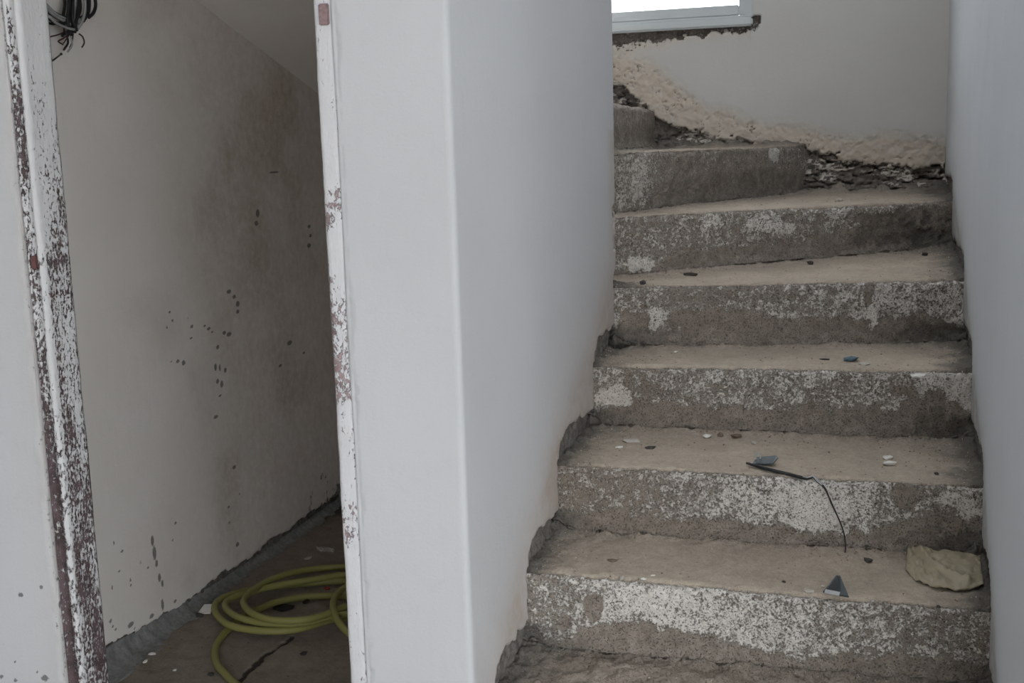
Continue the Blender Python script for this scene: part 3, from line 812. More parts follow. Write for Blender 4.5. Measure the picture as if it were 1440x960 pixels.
def worn_right(V):
    w = 0.35 * sst(fbm(V * np.array([1, 1, .12]), 20, 3, .5, 4.), .55, .7)
    for z0, z1, a in ((1.32, 1.41, .6), (.98, 1.2, .55), (.70, .80, .4), (1.52, 1.60, .35)):
        w += a * sst(V[:, 2], z0, z0 + .02) * sst(z1 - V[:, 2], 0, .02)
    return w


jamb('jamb', [(-.946, YF + .003), (-.942, YF - .001), (-.930, YF), (-.916, YF + .001), (-.908, YF + .006), (-.908, 2.104), (-.946, 2.104)], M['jamb_pale'], worn_right)
child(boxes('frame_head', [(-1.573, -.946, YF + .004, 2.104, 2.045, 2.09)], M['jamb_pale'], None, .004), door)
child(boxes('strike_plate', [(-.934, -.9145, YF - .0055, YF + .001, 1.690, 1.728)], M['faded_maroon'], None, .002), door)
child(boxes('hinge_leaf', [(-1.6045, -1.588, YF - .001, YF + .010, 1.247, 1.274)], M['maroon'], None, .003), door)

# ------------------------------------------------------------------ the room the camera stands in, and the shell above
structure(boxes('floor', [(-2.6, 2.6, REAR_Y, 2.017, -.10, 0.0), (-.914, .6, 2.017, 4.42, -.10, -.001)], M['floor']))
structure(boxes('floor_terrace_bounce', [(-9, 9, -11, REAR_Y - .001, -.14, -.02), (2.602, 9, REAR_Y, 6, -.14, -.02)], M['terrace']))  # unseen ground, made pale to bounce skylight onto the lower walls
structure(boxes('ceiling', [(-2.6, 2.6, REAR_Y - .2, 2.017, 2.70, 2.85)], M['plaster_plain']))
structure(boxes('ceiling_stair', [(-2.3, FILL_GAP_X0, 2.017, 4.6, 3.40, 3.52), (FILL_GAP_X1, .6, 2.017, 4.6, 3.40, 3.52), (FILL_GAP_X0, FILL_GAP_X1, 2.017, FILL_GAP_Y0, 3.40, 3.52), (FILL_GAP_X0, FILL_GAP_X1, FILL_GAP_Y1, 4.6, 3.40, 3.52)], M['plaster_plain']))
structure(boxes('wall_room_left', [(-2.75, -2.6, REAR_Y - .2, 2.11, 0, 2.70)], M['plaster_plain']))
structure(boxes('wall_room_right', [(2.6, 2.75, REAR_Y - .2, SIDE_Y0, 0, 2.70), (2.6, 2.75, SIDE_Y1, 2.0, 0, 2.70), (2.6, 2.75, SIDE_Y0, SIDE_Y1, DOOR_H, 2.70)], M['plaster_plain']))
structure(boxes('wall_room_front', [(.548, 2.75, 1.71, 2.0, 0, 2.70)], M['plaster_plain']))
structure(boxes('wall_header', [(-.688, .27, 1.93, 2.017, 2.70, 3.4)], M['plaster_plain']))
structure(boxes('wall_room_rear', [(-2.75, DOOR_X0, REAR_Y - .2, REAR_Y, 0, 2.7), (DOOR_X1, 2.75, REAR_Y - .2, REAR_Y, 0, 2.7), (DOOR_X0, DOOR_X1, REAR_Y - .2, REAR_Y, DOOR_H, 2.7)], M['plaster_plain']))

# ------------------------------------------------------------------ the staircase
stair = empty('staircase', (-.2, 2.6, 0))
tag(stair, 'rough concrete staircase with winder steps turning left, flaking white paint on its risers', 'staircase')
NU = 300
U = np.linspace(0, 1, NU)
EXT_L = {8: .02, 7: .02, 6: .02, 5: .02, 4: .02, 3: .10, 2: .12, 1: .12, 0: .02}
EXT_R = {8: .02, 7: .02, 6: .02, 5: .02, 4: .02, 3: .02, 2: .30, 1: .62, 0: .05}


def line_pts(k, zl, zr):
    a, b = np.array(E_XY[k][0]), np.array(E_XY[k][1])
    d = b - a; L = np.linalg.norm(d); d = d / L
    s = -EXT_L[k] + U * (L + EXT_L[k] + EXT_R[k])
    p = a[None] + d[None] * s[:, None]
    v = s / L
    return np.stack([p[:, 0], p[:, 1], zl + (zr - zl) * np.clip(v, 0, 1.15)], 1), v


rows, info = [], []                                   # info: (step, kind, t)
segs = []
for k in range(8, -1, -1):
    eb, v = line_pts(k, *B_Z[k + 1])
    et, _ = line_pts(k, E_Z[k], E_Z[k])
    segs.append((k, 0, eb, et, 46))                    # riser of step k
    if k:
        bk, _ = line_pts(k - 1, *B_Z[k])
        n = int(np.clip(np.linalg.norm(et - bk, axis=1).mean() / .0046, 40, 130))
    else:
        bk = et.copy(); bk[:, 0] = -.93; n = 30
    segs.append((k, 1, et, bk, n))
seg_end = {}
for k, kind, a, b, n in segs:
    for i in range(n):
        t = i / n
        rows.append(a + (b - a) * t); info.append((k, kind, t))
rows.append(segs[-1][3]); info.append((0, 1, 1.0))
G = np.array(rows)                                     # (rows, NU, 3)
info = np.array(info)
NRW = len(G)
# round the nosings and the inner corners
kern = np.exp(-0.5 * (np.arange(-9, 10) / 2.6) ** 2); kern /= kern.sum()
Gp = np.concatenate([np.repeat(G[:1], 9, 0), G, np.repeat(G[-1:], 9, 0)])
G = sum(kern[j] * Gp[j:j + NRW] for j in range(19))
VV = np.array([line_pts(int(k), 0, 0)[1] for k in range(9)])       # 0..1 across the visible width, by step
KK = info[:, 0].astype(int); KD = info[:, 1]; TT = info[:, 2]
v_of = VV[KK]                                          # (rows, NU)
P = G.reshape(-1, 3)
kk = np.repeat(KK, NU); kd = np.repeat(KD, NU); tt = np.repeat(TT, NU); uu = v_of.ravel()
dL = P[:, 0] - xl(P[:, 1]); dR = xr(P[:, 1]) - P[:, 0]
dL = np.where(P[:, 1] > 3.2, 9.0, dL)
seglen = np.array([np.linalg.norm(s[3] - s[2], axis=1) for s in segs])        # (segs, NU)
sidx = (8 - KK) * 2 + KD.astype(int)
ln = seglen[sidx].ravel()
along = tt * ln                                        # metres from the start of the segment
back = (1 - tt) * ln
tread = kd > .5
lump = fbm(P, 20, 5, .62, 21.) ; fine = fbm(P, 60, 4, .62, 22.); big = fbm(P, 5, 3, .5, 23.)

# rubble and mortar fillets left along the side walls and at the foot of each riser
side = np.minimum(np.where(dL > -.02, dL, 9), np.where(dR > -.02, dR, 9))
sf = np.exp(-np.clip(side, 0, 9) / .030)
cornr = np.where(tread, np.exp(-back / .05), np.exp(-along / .05))
amp = sf * (0.005 + 0.040 * cornr * lump * 1.5 + .02 * np.clip(fine - .45, 0, 1))
amp = amp * np.where(tread, np.clip(along / .05, 0.1, 1), np.clip((.13 - along) / .08, 0.1, 1))
foot = np.where(tread, np.exp(-(back / .024) ** 2), np.exp(-(along / .024) ** 2)) * (np.clip(lump - .38, 0, 1) * .026 + .005)
# extra bank of mortar at the right end of the upper winders
wind = (kk == 3) & tread & (dR < .2)
foot = foot + wind * np.exp(-back / .05) * np.exp(-dR / .07) * .05 * lump
bw = (kk == 2) & tread
foot = foot + bw * np.exp(-np.clip(YB - P[:, 1], 0, 9) / .045) * .045 * lump * 1.4
foot = foot + ((kk == 1) & tread) * np.exp(-np.clip(YB - P[:, 1], 0, 9) / .05) * .03 * lump
nose = np.where(tread, np.exp(-(along / .011) ** 2), np.exp(-(back / .011) ** 2))
worn = nose * (np.clip(lump - .46, 0, 1) * .045 + .001 + np.clip(fine - .50, 0, 1) * .03)

# where the old paint still sits: lower edge (fraction of the riser) and density along each riser
PAINT = {
    8: ([(0, .3), (1, .3)], [(0, .6), (1, .6)]),
    7: ([(0, .3), (1, .3)], [(0, .6), (1, .6)]),
    6: ([(0, .06), (.07, .12), (.11, .28), (.17, .42), (.26, .50), (.35, .40), (.45, .34), (.55, .20), (.65, .18), (.8, .30), (.9, .34), (1, .30)],
        [(0, .42), (.1, .52), (.2, .78), (.3, .88), (.42, .92), (.55, .85), (.7, .72), (.8, .60), (.9, .50), (1, .48)]),
    5: ([(0, .22), (.06, .30), (.2, .27), (.35, .34), (.5, .24), (.65, .27), (.75, .33), (.84, .44), (.93, .52), (1, .55)],
        [(0, .42), (.1, .46), (.2, .42), (.32, .56), (.45, .74), (.6, .80), (.75, .70), (.85, .62), (.93, .84), (1, .80)]),
    4: ([(0, .18), (.05, .30), (.12, .40), (.25, .40), (.4, .34), (.6, .40), (.75, .44), (.85, .52), (.93, .56), (1, .40)],
        [(0, .62), (.06, .60), (.1, .45), (.2, .52), (.35, .55), (.5, .62), (.65, .64), (.8, .62), (.88, .70), (.95, .92), (1, .9)]),
    3: ([(0, .12), (.06, .16), (.12, .24), (.16, .45), (.22, .60), (.35, .58), (.5, .46), (.65, .40), (.75, .36), (.8, .42), (.88, .46), (.95, .34), (1, .18)],
        [(0, .50), (.15, .48), (.25, .40), (.4, .46), (.55, .48), (.7, .50), (.78, .66), (.84, .96), (.95, 1.0), (1, .96)]),
    2: ([(0, .06), (.08, .10), (.14, .28), (.2, .40), (.35, .34), (.5, .42), (.62, .48), (.72, .52), (.8, .72), (.9, .9), (1, .95)],
        [(0, .56), (.12, .52), (.2, .42), (.3, .46), (.45, .46), (.6, .42), (.72, .38), (.85, .3), (1, .2)]),
    1: ([(0, .0), (.06, .05), (.12, .3), (.2, .5), (.5, .62), (.8, .6), (1, .5)],
        [(0, .62), (.08, .56), (.15, .36), (.3, .22), (.6, .20), (.85, .26), (1, .34)]),
    0: ([(0, .6), (1, .6)], [(0, .06), (1, .1)]),
}
# patches: step, position across, height, half-widths, change in paint, change in darkness
PATCH = [(6, .155, .60, .020, .14, -.75, .1), (6, .085, .40, .012, .10, -.6, .1), (6, .30, .80, .09, .14, .15, 0),
         (5, .845, .80, .030, .16, -.8, .12), (5, .90, .52, .05, .16, -.7, .15), (5, .985, .16, .075, .20, -.9, .38), (5, .165, .60, .008, .6, -.5, .1), (5, .95, .68, .04, .13, .45, 0), (5, .62, .75, .10, .25, .2, 0),
         (4, .045, .50, .045, .17, .80, -.1), (4, .845, .68, .035, .13, -.8, .12), (4, .905, .60, .035, .15, -.6, .12), (4, .93, .22, .085, .24, -1.2, .30), (4, .97, .72, .035, .20, .5, 0), (4, .80, .46, .03, .06, .6, 0),
         (3, .055, .32, .045, .32, -.6, .05), (3, .13, .40, .05, .22, .25, 0), (3, .745, .42, .016, .16, .7, 0), (3, .93, .12, .08, .20, -1.0, .30), (3, .60, .70, .25, .25, .1, 0), (3, .735, .85, .012, .18, -.5, .1),
         (2, .04, .17, .03, .14, .75, 0), (2, .46, .66, .028, .10, .45, 0), (2, .24, .82, .03, .12, .3, 0), (2, .41, .80, .05, .14, .22, 0), (2, .80, .55, .14, .32, -.5, .32), (2, .93, .38, .09, .32, -.6, .40), (2, .985, .30, .03, .22, 0, -.5), (2, .80, .86, .08, .10, .22, 0), (2, .63, .86, .04, .1, .3, 0),
         (1, .84, .88, .028, .15, .95, 0), (1, .03, .60, .04, .35, .25, 0), (1, .46, .88, .012, .10, .3, 0), (1, .5, .28, .4, .25, 0, .10)]
paint = np.zeros(len(P)); dark = np.zeros(len(P))
for k in range(9):
    s = (kk == k) & ~tread
    vl, dn = PAINT[k]
    u = uu[s]; w = tt[s]
    low = np.interp(u, [a for a, _ in vl], [b for _, b in vl]) + (lump[s] - .5) * .30 + (fine[s] - .5) * .14
    den = np.interp(u, [a for a, _ in dn], [b for _, b in dn])
    p = np.minimum(1.02 * den, .80) * sst(w - low, -.05, .07) * (0.72 + 0.6 * (big[s] - .2))
    dkk = 0.16 * sst(low - w, -.05, .10)
    for (pk, pu, pw, ru, rw, dp, dd) in PATCH:
        if pk == k:
            q_ = ((u - pu) / ru) ** 2 + ((w - pw) / rw) ** 2 + (lump[s] - .5) * 4.5 + (fine[s] - .5) * 3.0
            mk = sst(1.1 - q_, -.25, .25)
            p = p + dp * mk; dkk = dkk + dd * mk
    paint[s] = np.clip(p, 0, 1.15); dark[s] = dkk
# a little paint rolls over the nosing
s = tread & (along < .012)
for k in range(9):
    q_ = s & (kk == k)
    dn = PAINT[k][1]
    paint[q_] = np.interp(uu[q_], [a for a, _ in dn], [b for _, b in dn]) * .55 * (1 - along[q_] / .012)
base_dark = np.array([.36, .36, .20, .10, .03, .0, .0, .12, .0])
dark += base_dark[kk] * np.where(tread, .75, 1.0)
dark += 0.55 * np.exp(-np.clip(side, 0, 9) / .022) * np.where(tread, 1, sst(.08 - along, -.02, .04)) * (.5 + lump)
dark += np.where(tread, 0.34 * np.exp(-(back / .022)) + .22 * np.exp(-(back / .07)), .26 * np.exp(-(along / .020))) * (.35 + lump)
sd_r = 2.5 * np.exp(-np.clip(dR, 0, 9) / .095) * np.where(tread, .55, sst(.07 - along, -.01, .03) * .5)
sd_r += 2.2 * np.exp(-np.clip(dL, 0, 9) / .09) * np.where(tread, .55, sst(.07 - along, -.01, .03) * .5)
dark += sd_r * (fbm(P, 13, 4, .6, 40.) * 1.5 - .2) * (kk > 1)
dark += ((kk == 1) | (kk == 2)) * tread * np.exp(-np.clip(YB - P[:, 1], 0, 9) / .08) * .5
dust = np.where(tread, 1.0, 0.0) * (1 - .8 * np.exp(-np.clip(side, 0, 9) / .035)) * (1 - .55 * np.exp(-back / .055)) * sst(along, -.004, .010)
dust *= np.array([0, .5, .75, .95, 1, 1, 1, .38, .8])[kk] * (.72 + .5 * big)
warm = np.clip((.5 - uu) * 1.5, 0, .8) * np.array([.3, .6, .6, .6, .9, 1.0, .25, .2, .2])[kk]

# displace
Pg = P.reshape(NRW, NU, 3)
tu = np.gradient(Pg, axis=1); tv = np.gradient(Pg, axis=0)
nrm = np.cross(tu, tv); nrm /= np.linalg.norm(nrm, axis=2)[..., None] + 1e-9
nrm = nrm.reshape(-1, 3)
rough = np.where(tread, (lump - .5) * .008 + (fine - .5) * .0028, (lump - .5) * .009 + (fine - .5) * .006)
h = rough + np.clip(paint, 0, .9) * .0012 + amp + foot - worn + (big - .5) * .008
h += np.clip(lump - .60, 0, 1) * dark * .03 + ((kk == 7) & tread) * ((lump - .5) * .022 + (fine - .5) * .008)
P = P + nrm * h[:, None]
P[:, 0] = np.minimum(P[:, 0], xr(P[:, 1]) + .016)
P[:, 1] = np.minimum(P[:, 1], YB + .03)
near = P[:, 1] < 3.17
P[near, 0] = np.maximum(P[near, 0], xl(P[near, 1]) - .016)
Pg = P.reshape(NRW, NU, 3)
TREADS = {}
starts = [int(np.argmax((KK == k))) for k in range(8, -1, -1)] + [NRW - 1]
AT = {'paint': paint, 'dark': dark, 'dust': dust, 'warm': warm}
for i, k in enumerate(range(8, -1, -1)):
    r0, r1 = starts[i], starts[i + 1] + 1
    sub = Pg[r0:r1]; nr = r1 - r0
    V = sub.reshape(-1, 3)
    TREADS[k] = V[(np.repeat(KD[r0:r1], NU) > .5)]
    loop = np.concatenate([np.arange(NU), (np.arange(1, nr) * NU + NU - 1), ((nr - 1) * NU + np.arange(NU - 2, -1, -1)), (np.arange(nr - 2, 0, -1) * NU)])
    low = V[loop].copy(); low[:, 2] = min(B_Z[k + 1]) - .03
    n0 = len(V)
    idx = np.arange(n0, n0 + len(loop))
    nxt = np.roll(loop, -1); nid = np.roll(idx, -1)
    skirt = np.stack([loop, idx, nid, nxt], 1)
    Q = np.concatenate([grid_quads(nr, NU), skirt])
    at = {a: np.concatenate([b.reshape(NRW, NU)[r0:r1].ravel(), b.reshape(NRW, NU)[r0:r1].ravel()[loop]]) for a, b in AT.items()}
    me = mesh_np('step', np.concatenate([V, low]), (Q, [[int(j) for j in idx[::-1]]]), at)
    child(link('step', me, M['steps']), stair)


def tread_at(k, x, y):
    t = TREADS[k]
    d = (t[:, 0] - x) ** 2 + (t[:, 1] - y) ** 2
    return float(t[np.argpartition(d, 6)[:6], 2].mean())


# ------------------------------------------------------------------ hose on the closet floor
pts = catmull(HOSE, .018)
bm = bmesh.new()
tube(bm, pts, .0112, 12)
tag(bm_obj('garden_hose', bm, M['hose']), 'olive green garden hose lying in loose coils on the closet floor', 'hose')

# ------------------------------------------------------------------ cut cables by the door frame
wires = empty('cable_bundle', (-2.04, 2.80, 2.0))
tag(wires, 'looped bundle of cut black and grey cables hanging at the top of the closet wall', 'cables')
MORE = [(r * .9, 'g' if i % 3 == 0 else 'd', [(p[0] - .010, p[1] + .007 * (-1) ** i + .004, p[2] + .006 * (i % 3 - 1)) for p in q]) for i, (r, c, q) in enumerate(WIRES) if c != 'r']
for i, (r, c, pl_) in enumerate(WIRES + MORE):
    pl_ = [np.array(p) for p in pl_]
    off = ((i * 7) % 5 - 2) * .006
    for j, p in enumerate(pl_): p[0] += off
    if c != 'r' and pl_[0][2] > 1.93:
        pl_ = [np.array((XC - .005, pl_[0][1] + .01, 2.06)), np.array((-2.03 + off, pl_[0][1], 2.03))] + pl_
    bm = bmesh.new()
    tube(bm, catmull(pl_, .006), r * (1.5 if c != 'r' else 1.25), 8, taper=False)
    child(bm_obj('cable' if c != 'r' else 'frayed_end', bm, {'d': M['cable_dark'], 'g': M['cable_grey'], 'r': M['cable_red']}[c]), wires)
bm = bmesh.new()
p0 = np.array((XC - .004, WIRE_STUB[0][1] - .012, WIRE_STUB[0][2] - .012))
tube(bm, catmull([p0] + list(WIRE_STUB), .006), .0022, 8)
bmesh.ops.create_icosphere(bm, subdivisions=1, radius=.004, matrix=Matrix.Translation(WIRE_STUB[-1]))
tag(bm_obj('wire_stub', bm, M['cable_dark']), 'single thin dark wire end sticking out of the wall below the cable bundle', 'wire')


# ------------------------------------------------------------------ litter on the stair
def chip_bm(r, flat, seed, spike=.35):
    rr = random.Random(seed)
    bm = bmesh.new()
    bmesh.ops.create_icosphere(bm, subdivisions=1, radius=1.0)
    ax = rr.uniform(.75, 1.25); an = rr.uniform(0, math.pi)
    for v in bm.verts:
        k = 1 + rr.uniform(-spike, spike)
        x, y = v.co.x * k * ax, v.co.y * k / ax
        v.co = Vector((x * math.cos(an) - y * math.sin(an), x * math.sin(an) + y * math.cos(an), v.co.z * flat * (1 + rr.uniform(-.2, .2)))) * r
    return bm


CHIP_LABELS = [
    ('dark mortar crumb on the tread left of the yellowed plastic sheet', 'crumb'),
    ('pale pebble near the nosing at the left third of the plastic sheet tread', 'pebble'),
    ('white plaster flake beside the pale pebble at the nosing of the plastic sheet tread', 'plaster chip'),
    ('tiny white flake, rightmost of three light bits at the nosing of the plastic sheet tread', 'plaster chip'),
    ('brown sliver of wood in the left part of the plastic sheet tread', 'sliver'),
    ('long dark mortar lump at the left back corner of the plastic sheet tread', 'lump'),
    ('small dark crumb on the plastic sheet tread left of the folded black film', 'crumb'),
    ('tiny white flake touching the left tip of the folded black film', 'plaster chip'),
    ('dark crumb in front of the yellowed plastic sheet near the nosing', 'crumb'),
    ('pale flat mortar flake just left of the folded black film', 'mortar flake'),
    ('pale crumb at the very nosing below the pale pebble', 'crumb'),
    ('white plaster flake standing up in the middle of the black cable tread', 'plaster chip'),
    ('brown crumb just right of the standing white flake on the cable tread', 'crumb'),
    ('dark flat bit in the left part of the black cable tread', 'dark bit'),
    ('white chip left of the dark flat bit on the cable tread', 'plaster chip'),
    ('flat pale mortar flake behind the dark bit on the cable tread', 'mortar flake'),
    ('larger white plaster flake at the right of the black cable tread', 'plaster chip'),
    ('white plaster flake right behind the larger white flake on the cable tread', 'plaster chip'),
    ('dark crumb behind the two white flakes on the cable tread', 'crumb'),
    ('dark crumb by the right end of the cable tread nosing', 'crumb'),
    ('pale crumb at the back of the cable tread above the folded tape', 'crumb'),
    ('flat brown crumb between the standing flake and the folded tape', 'crumb'),
    ('crumpled blue plastic scrap on the third full tread from the top', 'plastic scrap'),
    ('thin dark sliver left of the blue plastic scrap', 'sliver'),
    ('pale flat flake just right of the blue plastic scrap', 'mortar flake'),
    ('white chip in the left half of the blue scrap tread', 'plaster chip'),
    ('white flake on the nosing right of the blue plastic scrap', 'plaster chip'),
    ('dark crumb at the left end of the blue scrap tread', 'crumb'),
    ('flat black plastic bit at the right back of the upper winder tread', 'plastic bit'),
    ('dark crumb right of the flat black bit on the upper winder tread', 'crumb'),
    ('dark stone at the left end nosing of the upper winder tread', 'pebble'),
    ('dark crumb at the back of the upper winder tread left of the black bit', 'crumb'),
    ('dark thin lump at the left back of the upper winder tread', 'lump'),
    ('pale crumb on the topmost visible tread right of its middle', 'crumb'),
    ('dark flat lump on the topmost visible tread under the peeling paint', 'lump'),
]
NAMES = {'crumb': 'mortar_crumb', 'pebble': 'pebble', 'plaster chip': 'plaster_chip', 'sliver': 'wood_sliver', 'lump': 'mortar_lump', 'mortar flake': 'mortar_flake', 'dark bit': 'dark_bit', 'plastic scrap': 'plastic_scrap', 'plastic bit': 'plastic_bit'}
for i, ((k, (x, y, z), r, c), (lab, cat)) in enumerate(zip(CHIPS, CHIP_LABELS)):
    flat = {'crumb': .6, 'pebble': .75, 'plaster chip': .38, 'sliver': .25, 'lump': .35, 'mortar flake': .25, 'dark bit': .25, 'plastic scrap': .5, 'plastic bit': .2}[cat]
    if cat in ('sliver', 'lump'):
        bm = chip_bm(r, flat, i)
        for v in bm.verts: v.co.y *= .4
    else:
        bm = chip_bm(r, flat, i)
    o = bm_obj(NAMES[cat], bm, M[c], smooth=False)
    o.location = (x, y, tread_at(k, x, y) + r * flat * .55)
    tag(o, lab, cat, group={'crumb': 'mortar crumbs on the stair', 'plaster chip': 'plaster chips on the stair', 'mortar flake': 'mortar flakes on the stair'}.get(cat))

# yellowed sheet of plastic crumpled against the right wall
bf = np.array(BAG_FRONT); bb = np.array(BAG_BACK)
bb[:, 1] = (2.600, 2.603, 2.578, 2.578, 2.575)
ns, nt = 60, 36
V = np.zeros((nt, ns, 3))
for j in range(ns):
    u = j / (ns - 1)
    f_ = np.array([np.interp(u * 4, range(5), bf[:, d]) for d in range(3)])
    b_ = np.array([np.interp(u * 4, range(5), bb[:, d]) for d in range(3)])
    for i in range(nt):
        t = i / (nt - 1)
        V[i, j] = f_ + (b_ - f_) * t
Vf = V.reshape(-1, 3)
uu_ = np.tile(np.linspace(0, 1, ns), nt); tt_ = np.repeat(np.linspace(0, 1, nt), ns)
zt = np.array([tread_at(6, x, y) for x, y in Vf[:, :2]])
puff = (np.sin(np.pi * np.clip(uu_, .0, 1)) ** .5) * (np.sin(np.pi * tt_) ** .6)
n = fbm(np.stack([uu_ * 3, tt_ * 2, uu_ * 0], 1), 2.2, 4, .55, 3.)
rdg = np.abs(n - .5) * -1 + .2
fold = np.exp(-((tt_ - (.92 - 1.02 * (uu_ - .12))) / .055) ** 2) * (uu_ > .1) * (uu_ < .85)
fold2 = np.exp(-((tt_ - (.15 + 1.1 * uu_)) / .06) ** 2) * (uu_ < .33)
zt = np.clip(zt, .542, .552)
Vf[:, 2] = zt + .005 + puff * (.010 + .014 * rdg) + fold * .009 + fold2 * .006 + (fbm(np.stack([uu_ * 5, tt_ * 3, uu_ * 0], 1), 2.6, 3, .6, 8.) - .5) * .014 + .019 * sst(tt_, .4, 1.0) * sst(uu_, .1, .3) + .014 * np.exp(-(uu_ / .13) ** 2) * sst(tt_, .5, 1)
Vf[:, 0] = np.minimum(Vf[:, 0], xr(Vf[:, 1]) - .004)
me = mesh_np('plastic_sheet', Vf, (grid_quads(nt, ns), []))
bag = link('plastic_sheet', me, M['bag'])
s_ = bag.modifiers.new('thickness', 'SOLIDIFY'); s_.thickness = .002; s_.offset = 1
tag(bag, 'crumpled yellowed plastic sheet lying on a lower tread against the right wall', 'plastic sheet')

# black cable hanging over the nosing, with its folded strip of tape
top = [np.array((x, y, tread_at(5, x, y) + .006)) for x, y, z in CABLE_TOP]
edge = np.array((CABLE_DROP[0][0] - .010, 2.600, tread_at(5, CABLE_DROP[0][0], 2.62) + .004))
drop = [np.array((x, 2.592 - .014 * min(1, i / 2), z)) for i, (x, y, z) in enumerate(CABLE_DROP)]
cable = empty('black_cable', (-.10, 2.62, .725))
tag(cable, 'thin black cable trailing over the step edge down to the tread below', 'cable')
allp = catmull(top + [edge] + drop, .006)
bm = bmesh.new()
n = len(allp)
rad = np.interp(np.linspace(0, 1, n), [0, .12, .4, .52, .6, 1], [.0025, .0046, .0042, .0028, .0019, .0013])
tube(bm, allp, rad, 8)
child(bm_obj('cable_core', bm, M['cable_dark']), cable)
i0, i1 = int(n * .40), int(n * .56)
bm = bmesh.new()
tube(bm, allp[i0:i1] + np.array((0, -.0008, .0016)), .0024, 8)
child(bm_obj('bare_sleeve', bm, M['foil']), cable)
bm = bmesh.new()
bmesh.ops.create_icosphere(bm, subdivisions=1, radius=.006, matrix=Matrix.Translation(drop[-1] + np.array((.001, 0, 0))) @ Matrix.Diagonal((1.2, 1, .8, 1)))
child(bm_obj('cable_tip', bm, M['cable_dark']), cable)


def leaf(name, poly, mat, th, parent=None):
    bm = bmesh.new()
    a = [bm.verts.new(p) for p in poly]; b = [bm.verts.new((p[0], p[1], p[2] + th)) for p in poly]
    bm.faces.new(a[::-1]); bm.faces.new(b)
    for i in range(len(a)):
        j = (i + 1) % len(a)
        bm.faces.new((a[i], a[j], b[j], b[i]))
    bmesh.ops.triangulate(bm, faces=bm.faces[:])
    return bm_obj(name, bm, mat, parent, smooth=False)


tz5 = tread_at(5, -.19, 2.67)
child(leaf('tape_strip', [(-.212, 2.666, tz5 + .002), (-.166, 2.668, tz5 + .004), (-.155, 2.690, tz5 + .013), (-.160, 2.700, tz5 + .015), (-.203, 2.694, tz5 + .011)], M['slate'], .003), cable)
bm = bmesh.new()
tube(bm, catmull([(-.203, 2.684, tz5 + .002), (-.205, 2.686, tz5 + .020), (-.199, 2.688, tz5 + .026), (-.195, 2.688, tz5 + .018), (-.196, 2.686, tz5 + .004)], .004), .0018, 6)
child(bm_obj('wire_loop', bm, M['cable_grey']), cable)

# folded scrap of black film with a pale edge
tz6 = tread_at(6, -.02, 2.385)
film = empty('film_scrap', (-.02, 2.385, tz6))
tag(film, 'small folded triangle of black film with a pale edge on the plastic sheet tread', 'film scrap')
child(leaf('lower_fold', [(-.045, 2.372, tz6 + .001), (.006, 2.355, tz6 + .001), (-.012, 2.420, tz6 + .020), (-.020, 2.424, tz6 + .018)], M['slate'], .003), film)
child(leaf('upper_fold', [(-.040, 2.366, tz6 + .006), (-.012, 2.360, tz6 + .006), (-.013, 2.408, tz6 + .022), (-.018, 2.412, tz6 + .022)], M['black'], .003), film)
child(leaf('pale_edge', [(-.042, 2.362, tz6 + .004), (-.013, 2.352, tz6 + .004), (-.011, 2.357, tz6 + .009), (-.040, 2.367, tz6 + .009)], M['foil'], .002), film)

# ------------------------------------------------------------------ bits on the closet floor
FB = floor_closet.data
fv = np.zeros(len(FB.vertices) * 3, dtype=np.float32); FB.vertices.foreach_get('co', fv); fv = fv.reshape(-1, 3)


def floor_at(x, y):
    d = (fv[:, 0] - x) ** 2 + (fv[:, 1] - y) ** 2
    return float(fv[np.argmin(d), 2])


CB_LABELS = [('film', 'clear_film', 'clear plastic strip on the closet floor behind the hose', 'plastic strip', .12), ('tile', 'tile_fragment', 'square white tile fragment by the closet wall left of the hose', 'tile fragment', .3),
             ('white', 'plaster_chip', 'white plaster chip along the mortar cove nearest the door frame', 'plaster chip', .5), ('white', 'plaster_chip', 'smaller white chip beside the chip along the mortar cove', 'plaster chip', .5),
             ('red', 'plastic_bit', 'small red plastic bit inside the hose coils', 'plastic bit', .4), ('dark', 'mortar_crumb', 'dark crumb on the closet floor right of the crack', 'crumb', .5),
             ('dark', 'mortar_crumb', 'dark crumb on the closet floor left of the hose end', 'crumb', .5), ('black', 'plastic_scrap', 'flat black plastic scrap inside the hose coils', 'plastic scrap', .12),
             ('darkbrown', 'wood_sliver', 'folded dark brown strip beside the black scrap inside the coils', 'sliver', .5), ('dark', 'mortar_lump', 'dark mortar lump beside the white tile fragment', 'lump', .5),
             ('pale', 'mortar_flake', 'pale mortar flake behind the hose on the closet floor', 'mortar flake', .3), ('dark', 'mortar_crumb', 'dark crumb at the near end of the floor crack', 'crumb', .5), ('white', 'plaster_chip', 'tiny white chip on the closet floor near the door frame', 'plaster chip', .5)]
for i, (((x, y, z), r, c), (mt, nm, lab, cat, flat)) in enumerate(zip(CLOSET_BITS, CB_LABELS)):
    if c == 'tile':
        zf = floor_at(x, y)
        o = leaf(nm, [(x - .018, y - .018, zf + .002), (x + .022, y - .012, zf + .004), (x + .02, y + .022, zf + .018), (x - .016, y + .018, zf + .016)], M['white'], .006)
    else:
        bm = chip_bm(r, flat, 100 + i)
        if cat == 'sliver':
            for v in bm.verts: v.co.x *= .5
        o = bm_obj(nm, bm, M['film'] if c == 'film' else M[c], smooth=False)
        o.location = (x, y, floor_at(x, y) + r * flat * .6)
    tag(o, lab, cat)


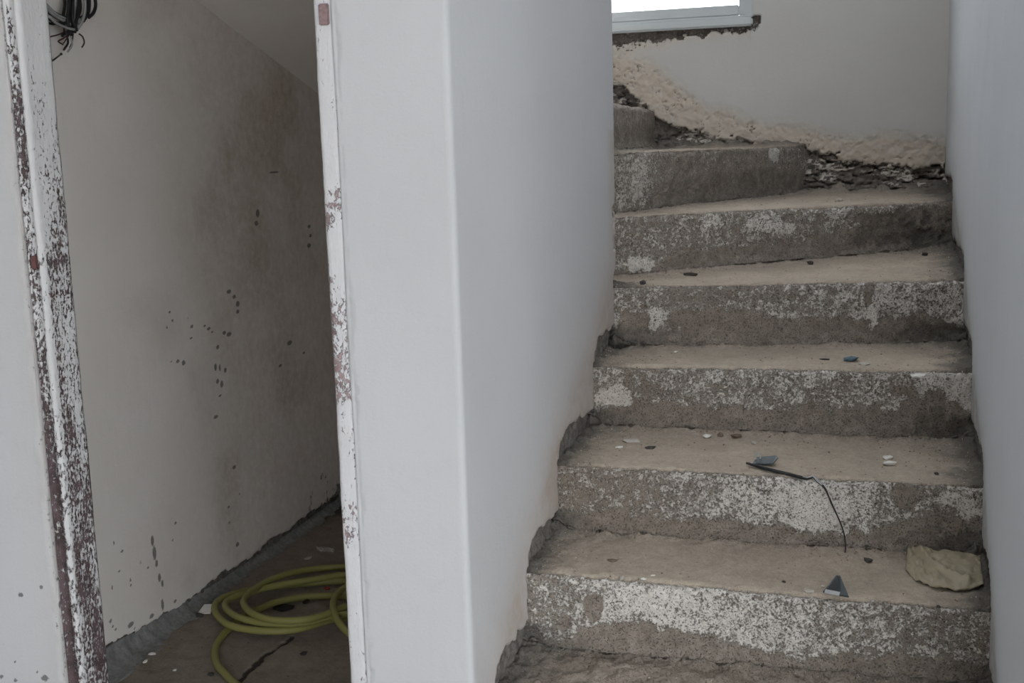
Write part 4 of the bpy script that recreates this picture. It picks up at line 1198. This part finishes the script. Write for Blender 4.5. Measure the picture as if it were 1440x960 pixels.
# ------------------------------------------------------------------ crumbs and dust too many to count
def grit(name, label, spots, mat, parent=None):
    V, F = [], []
    tet = np.array([(1, 0, -.3), (-.5, .87, -.3), (-.5, -.87, -.3), (0, 0, .8)])
    for (x, y, z, r) in spots:
        a = random.uniform(0, 6.3); c, s = math.cos(a), math.sin(a)
        b = len(V)
        for t in tet:
            k = r * random.uniform(.6, 1.3)
            V.append((x + k * (t[0] * c - t[1] * s), y + k * (t[0] * s + t[1] * c), z + k * t[2] * .8))
        F += [(b, b + 2, b + 1), (b, b + 1, b + 3), (b + 1, b + 2, b + 3), (b + 2, b, b + 3)]
    me = bpy.data.meshes.new(name)
    me.from_pydata(V, [], F); me.update()
    o = link(name, me, mat, None, smooth=False)
    return tag(o, label, 'grit', kind='stuff')


def stair_spots(n, seed, rmin, rmax):
    r_ = np.random.default_rng(seed)
    cand = np.where((KD.repeat(NU) > .5) & (kk >= 1) & (kk <= 7))[0]
    w = (.08 + 1.0 * np.exp(-np.clip(side, 0, 9)[cand] / .07) + .9 * np.exp(-back[cand] / .05)) * (np.abs(uu[cand] - .5) < .49) * (P[cand, 1] < YB - .01)
    w = w * np.array([0, .7, .7, .9, .9, 1, 1, 1.2, 0])[kk[cand]] * (fbm(P[cand], 9, 3, .5, 77.) > .42)
    pick = r_.choice(cand, n, p=w / w.sum())
    return [(P[i, 0], P[i, 1], P[i, 2], float(r_.uniform(rmin, rmax) ** 1.0)) for i in pick]


grit('dark_grit', 'fine dark mortar crumbs scattered along the back of every tread', stair_spots(1300, 5, .0012, .0042), M['brown'])
grit('pale_grit', 'fine pale plaster crumbs scattered over the treads', stair_spots(700, 6, .0012, .0036), M['pale'])
r_ = np.random.default_rng(9)
sp = []
for _ in range(420):
    x = XC + .04 + r_.exponential(.22); y = r_.uniform(2.65, 4.3)
    if x < -1.2: sp.append((x, y, floor_at(x, y), float(r_.uniform(.001, .004))))
grit('floor_grit', 'dust and small crumbs lying over the closet floor', sp, M['brown'])
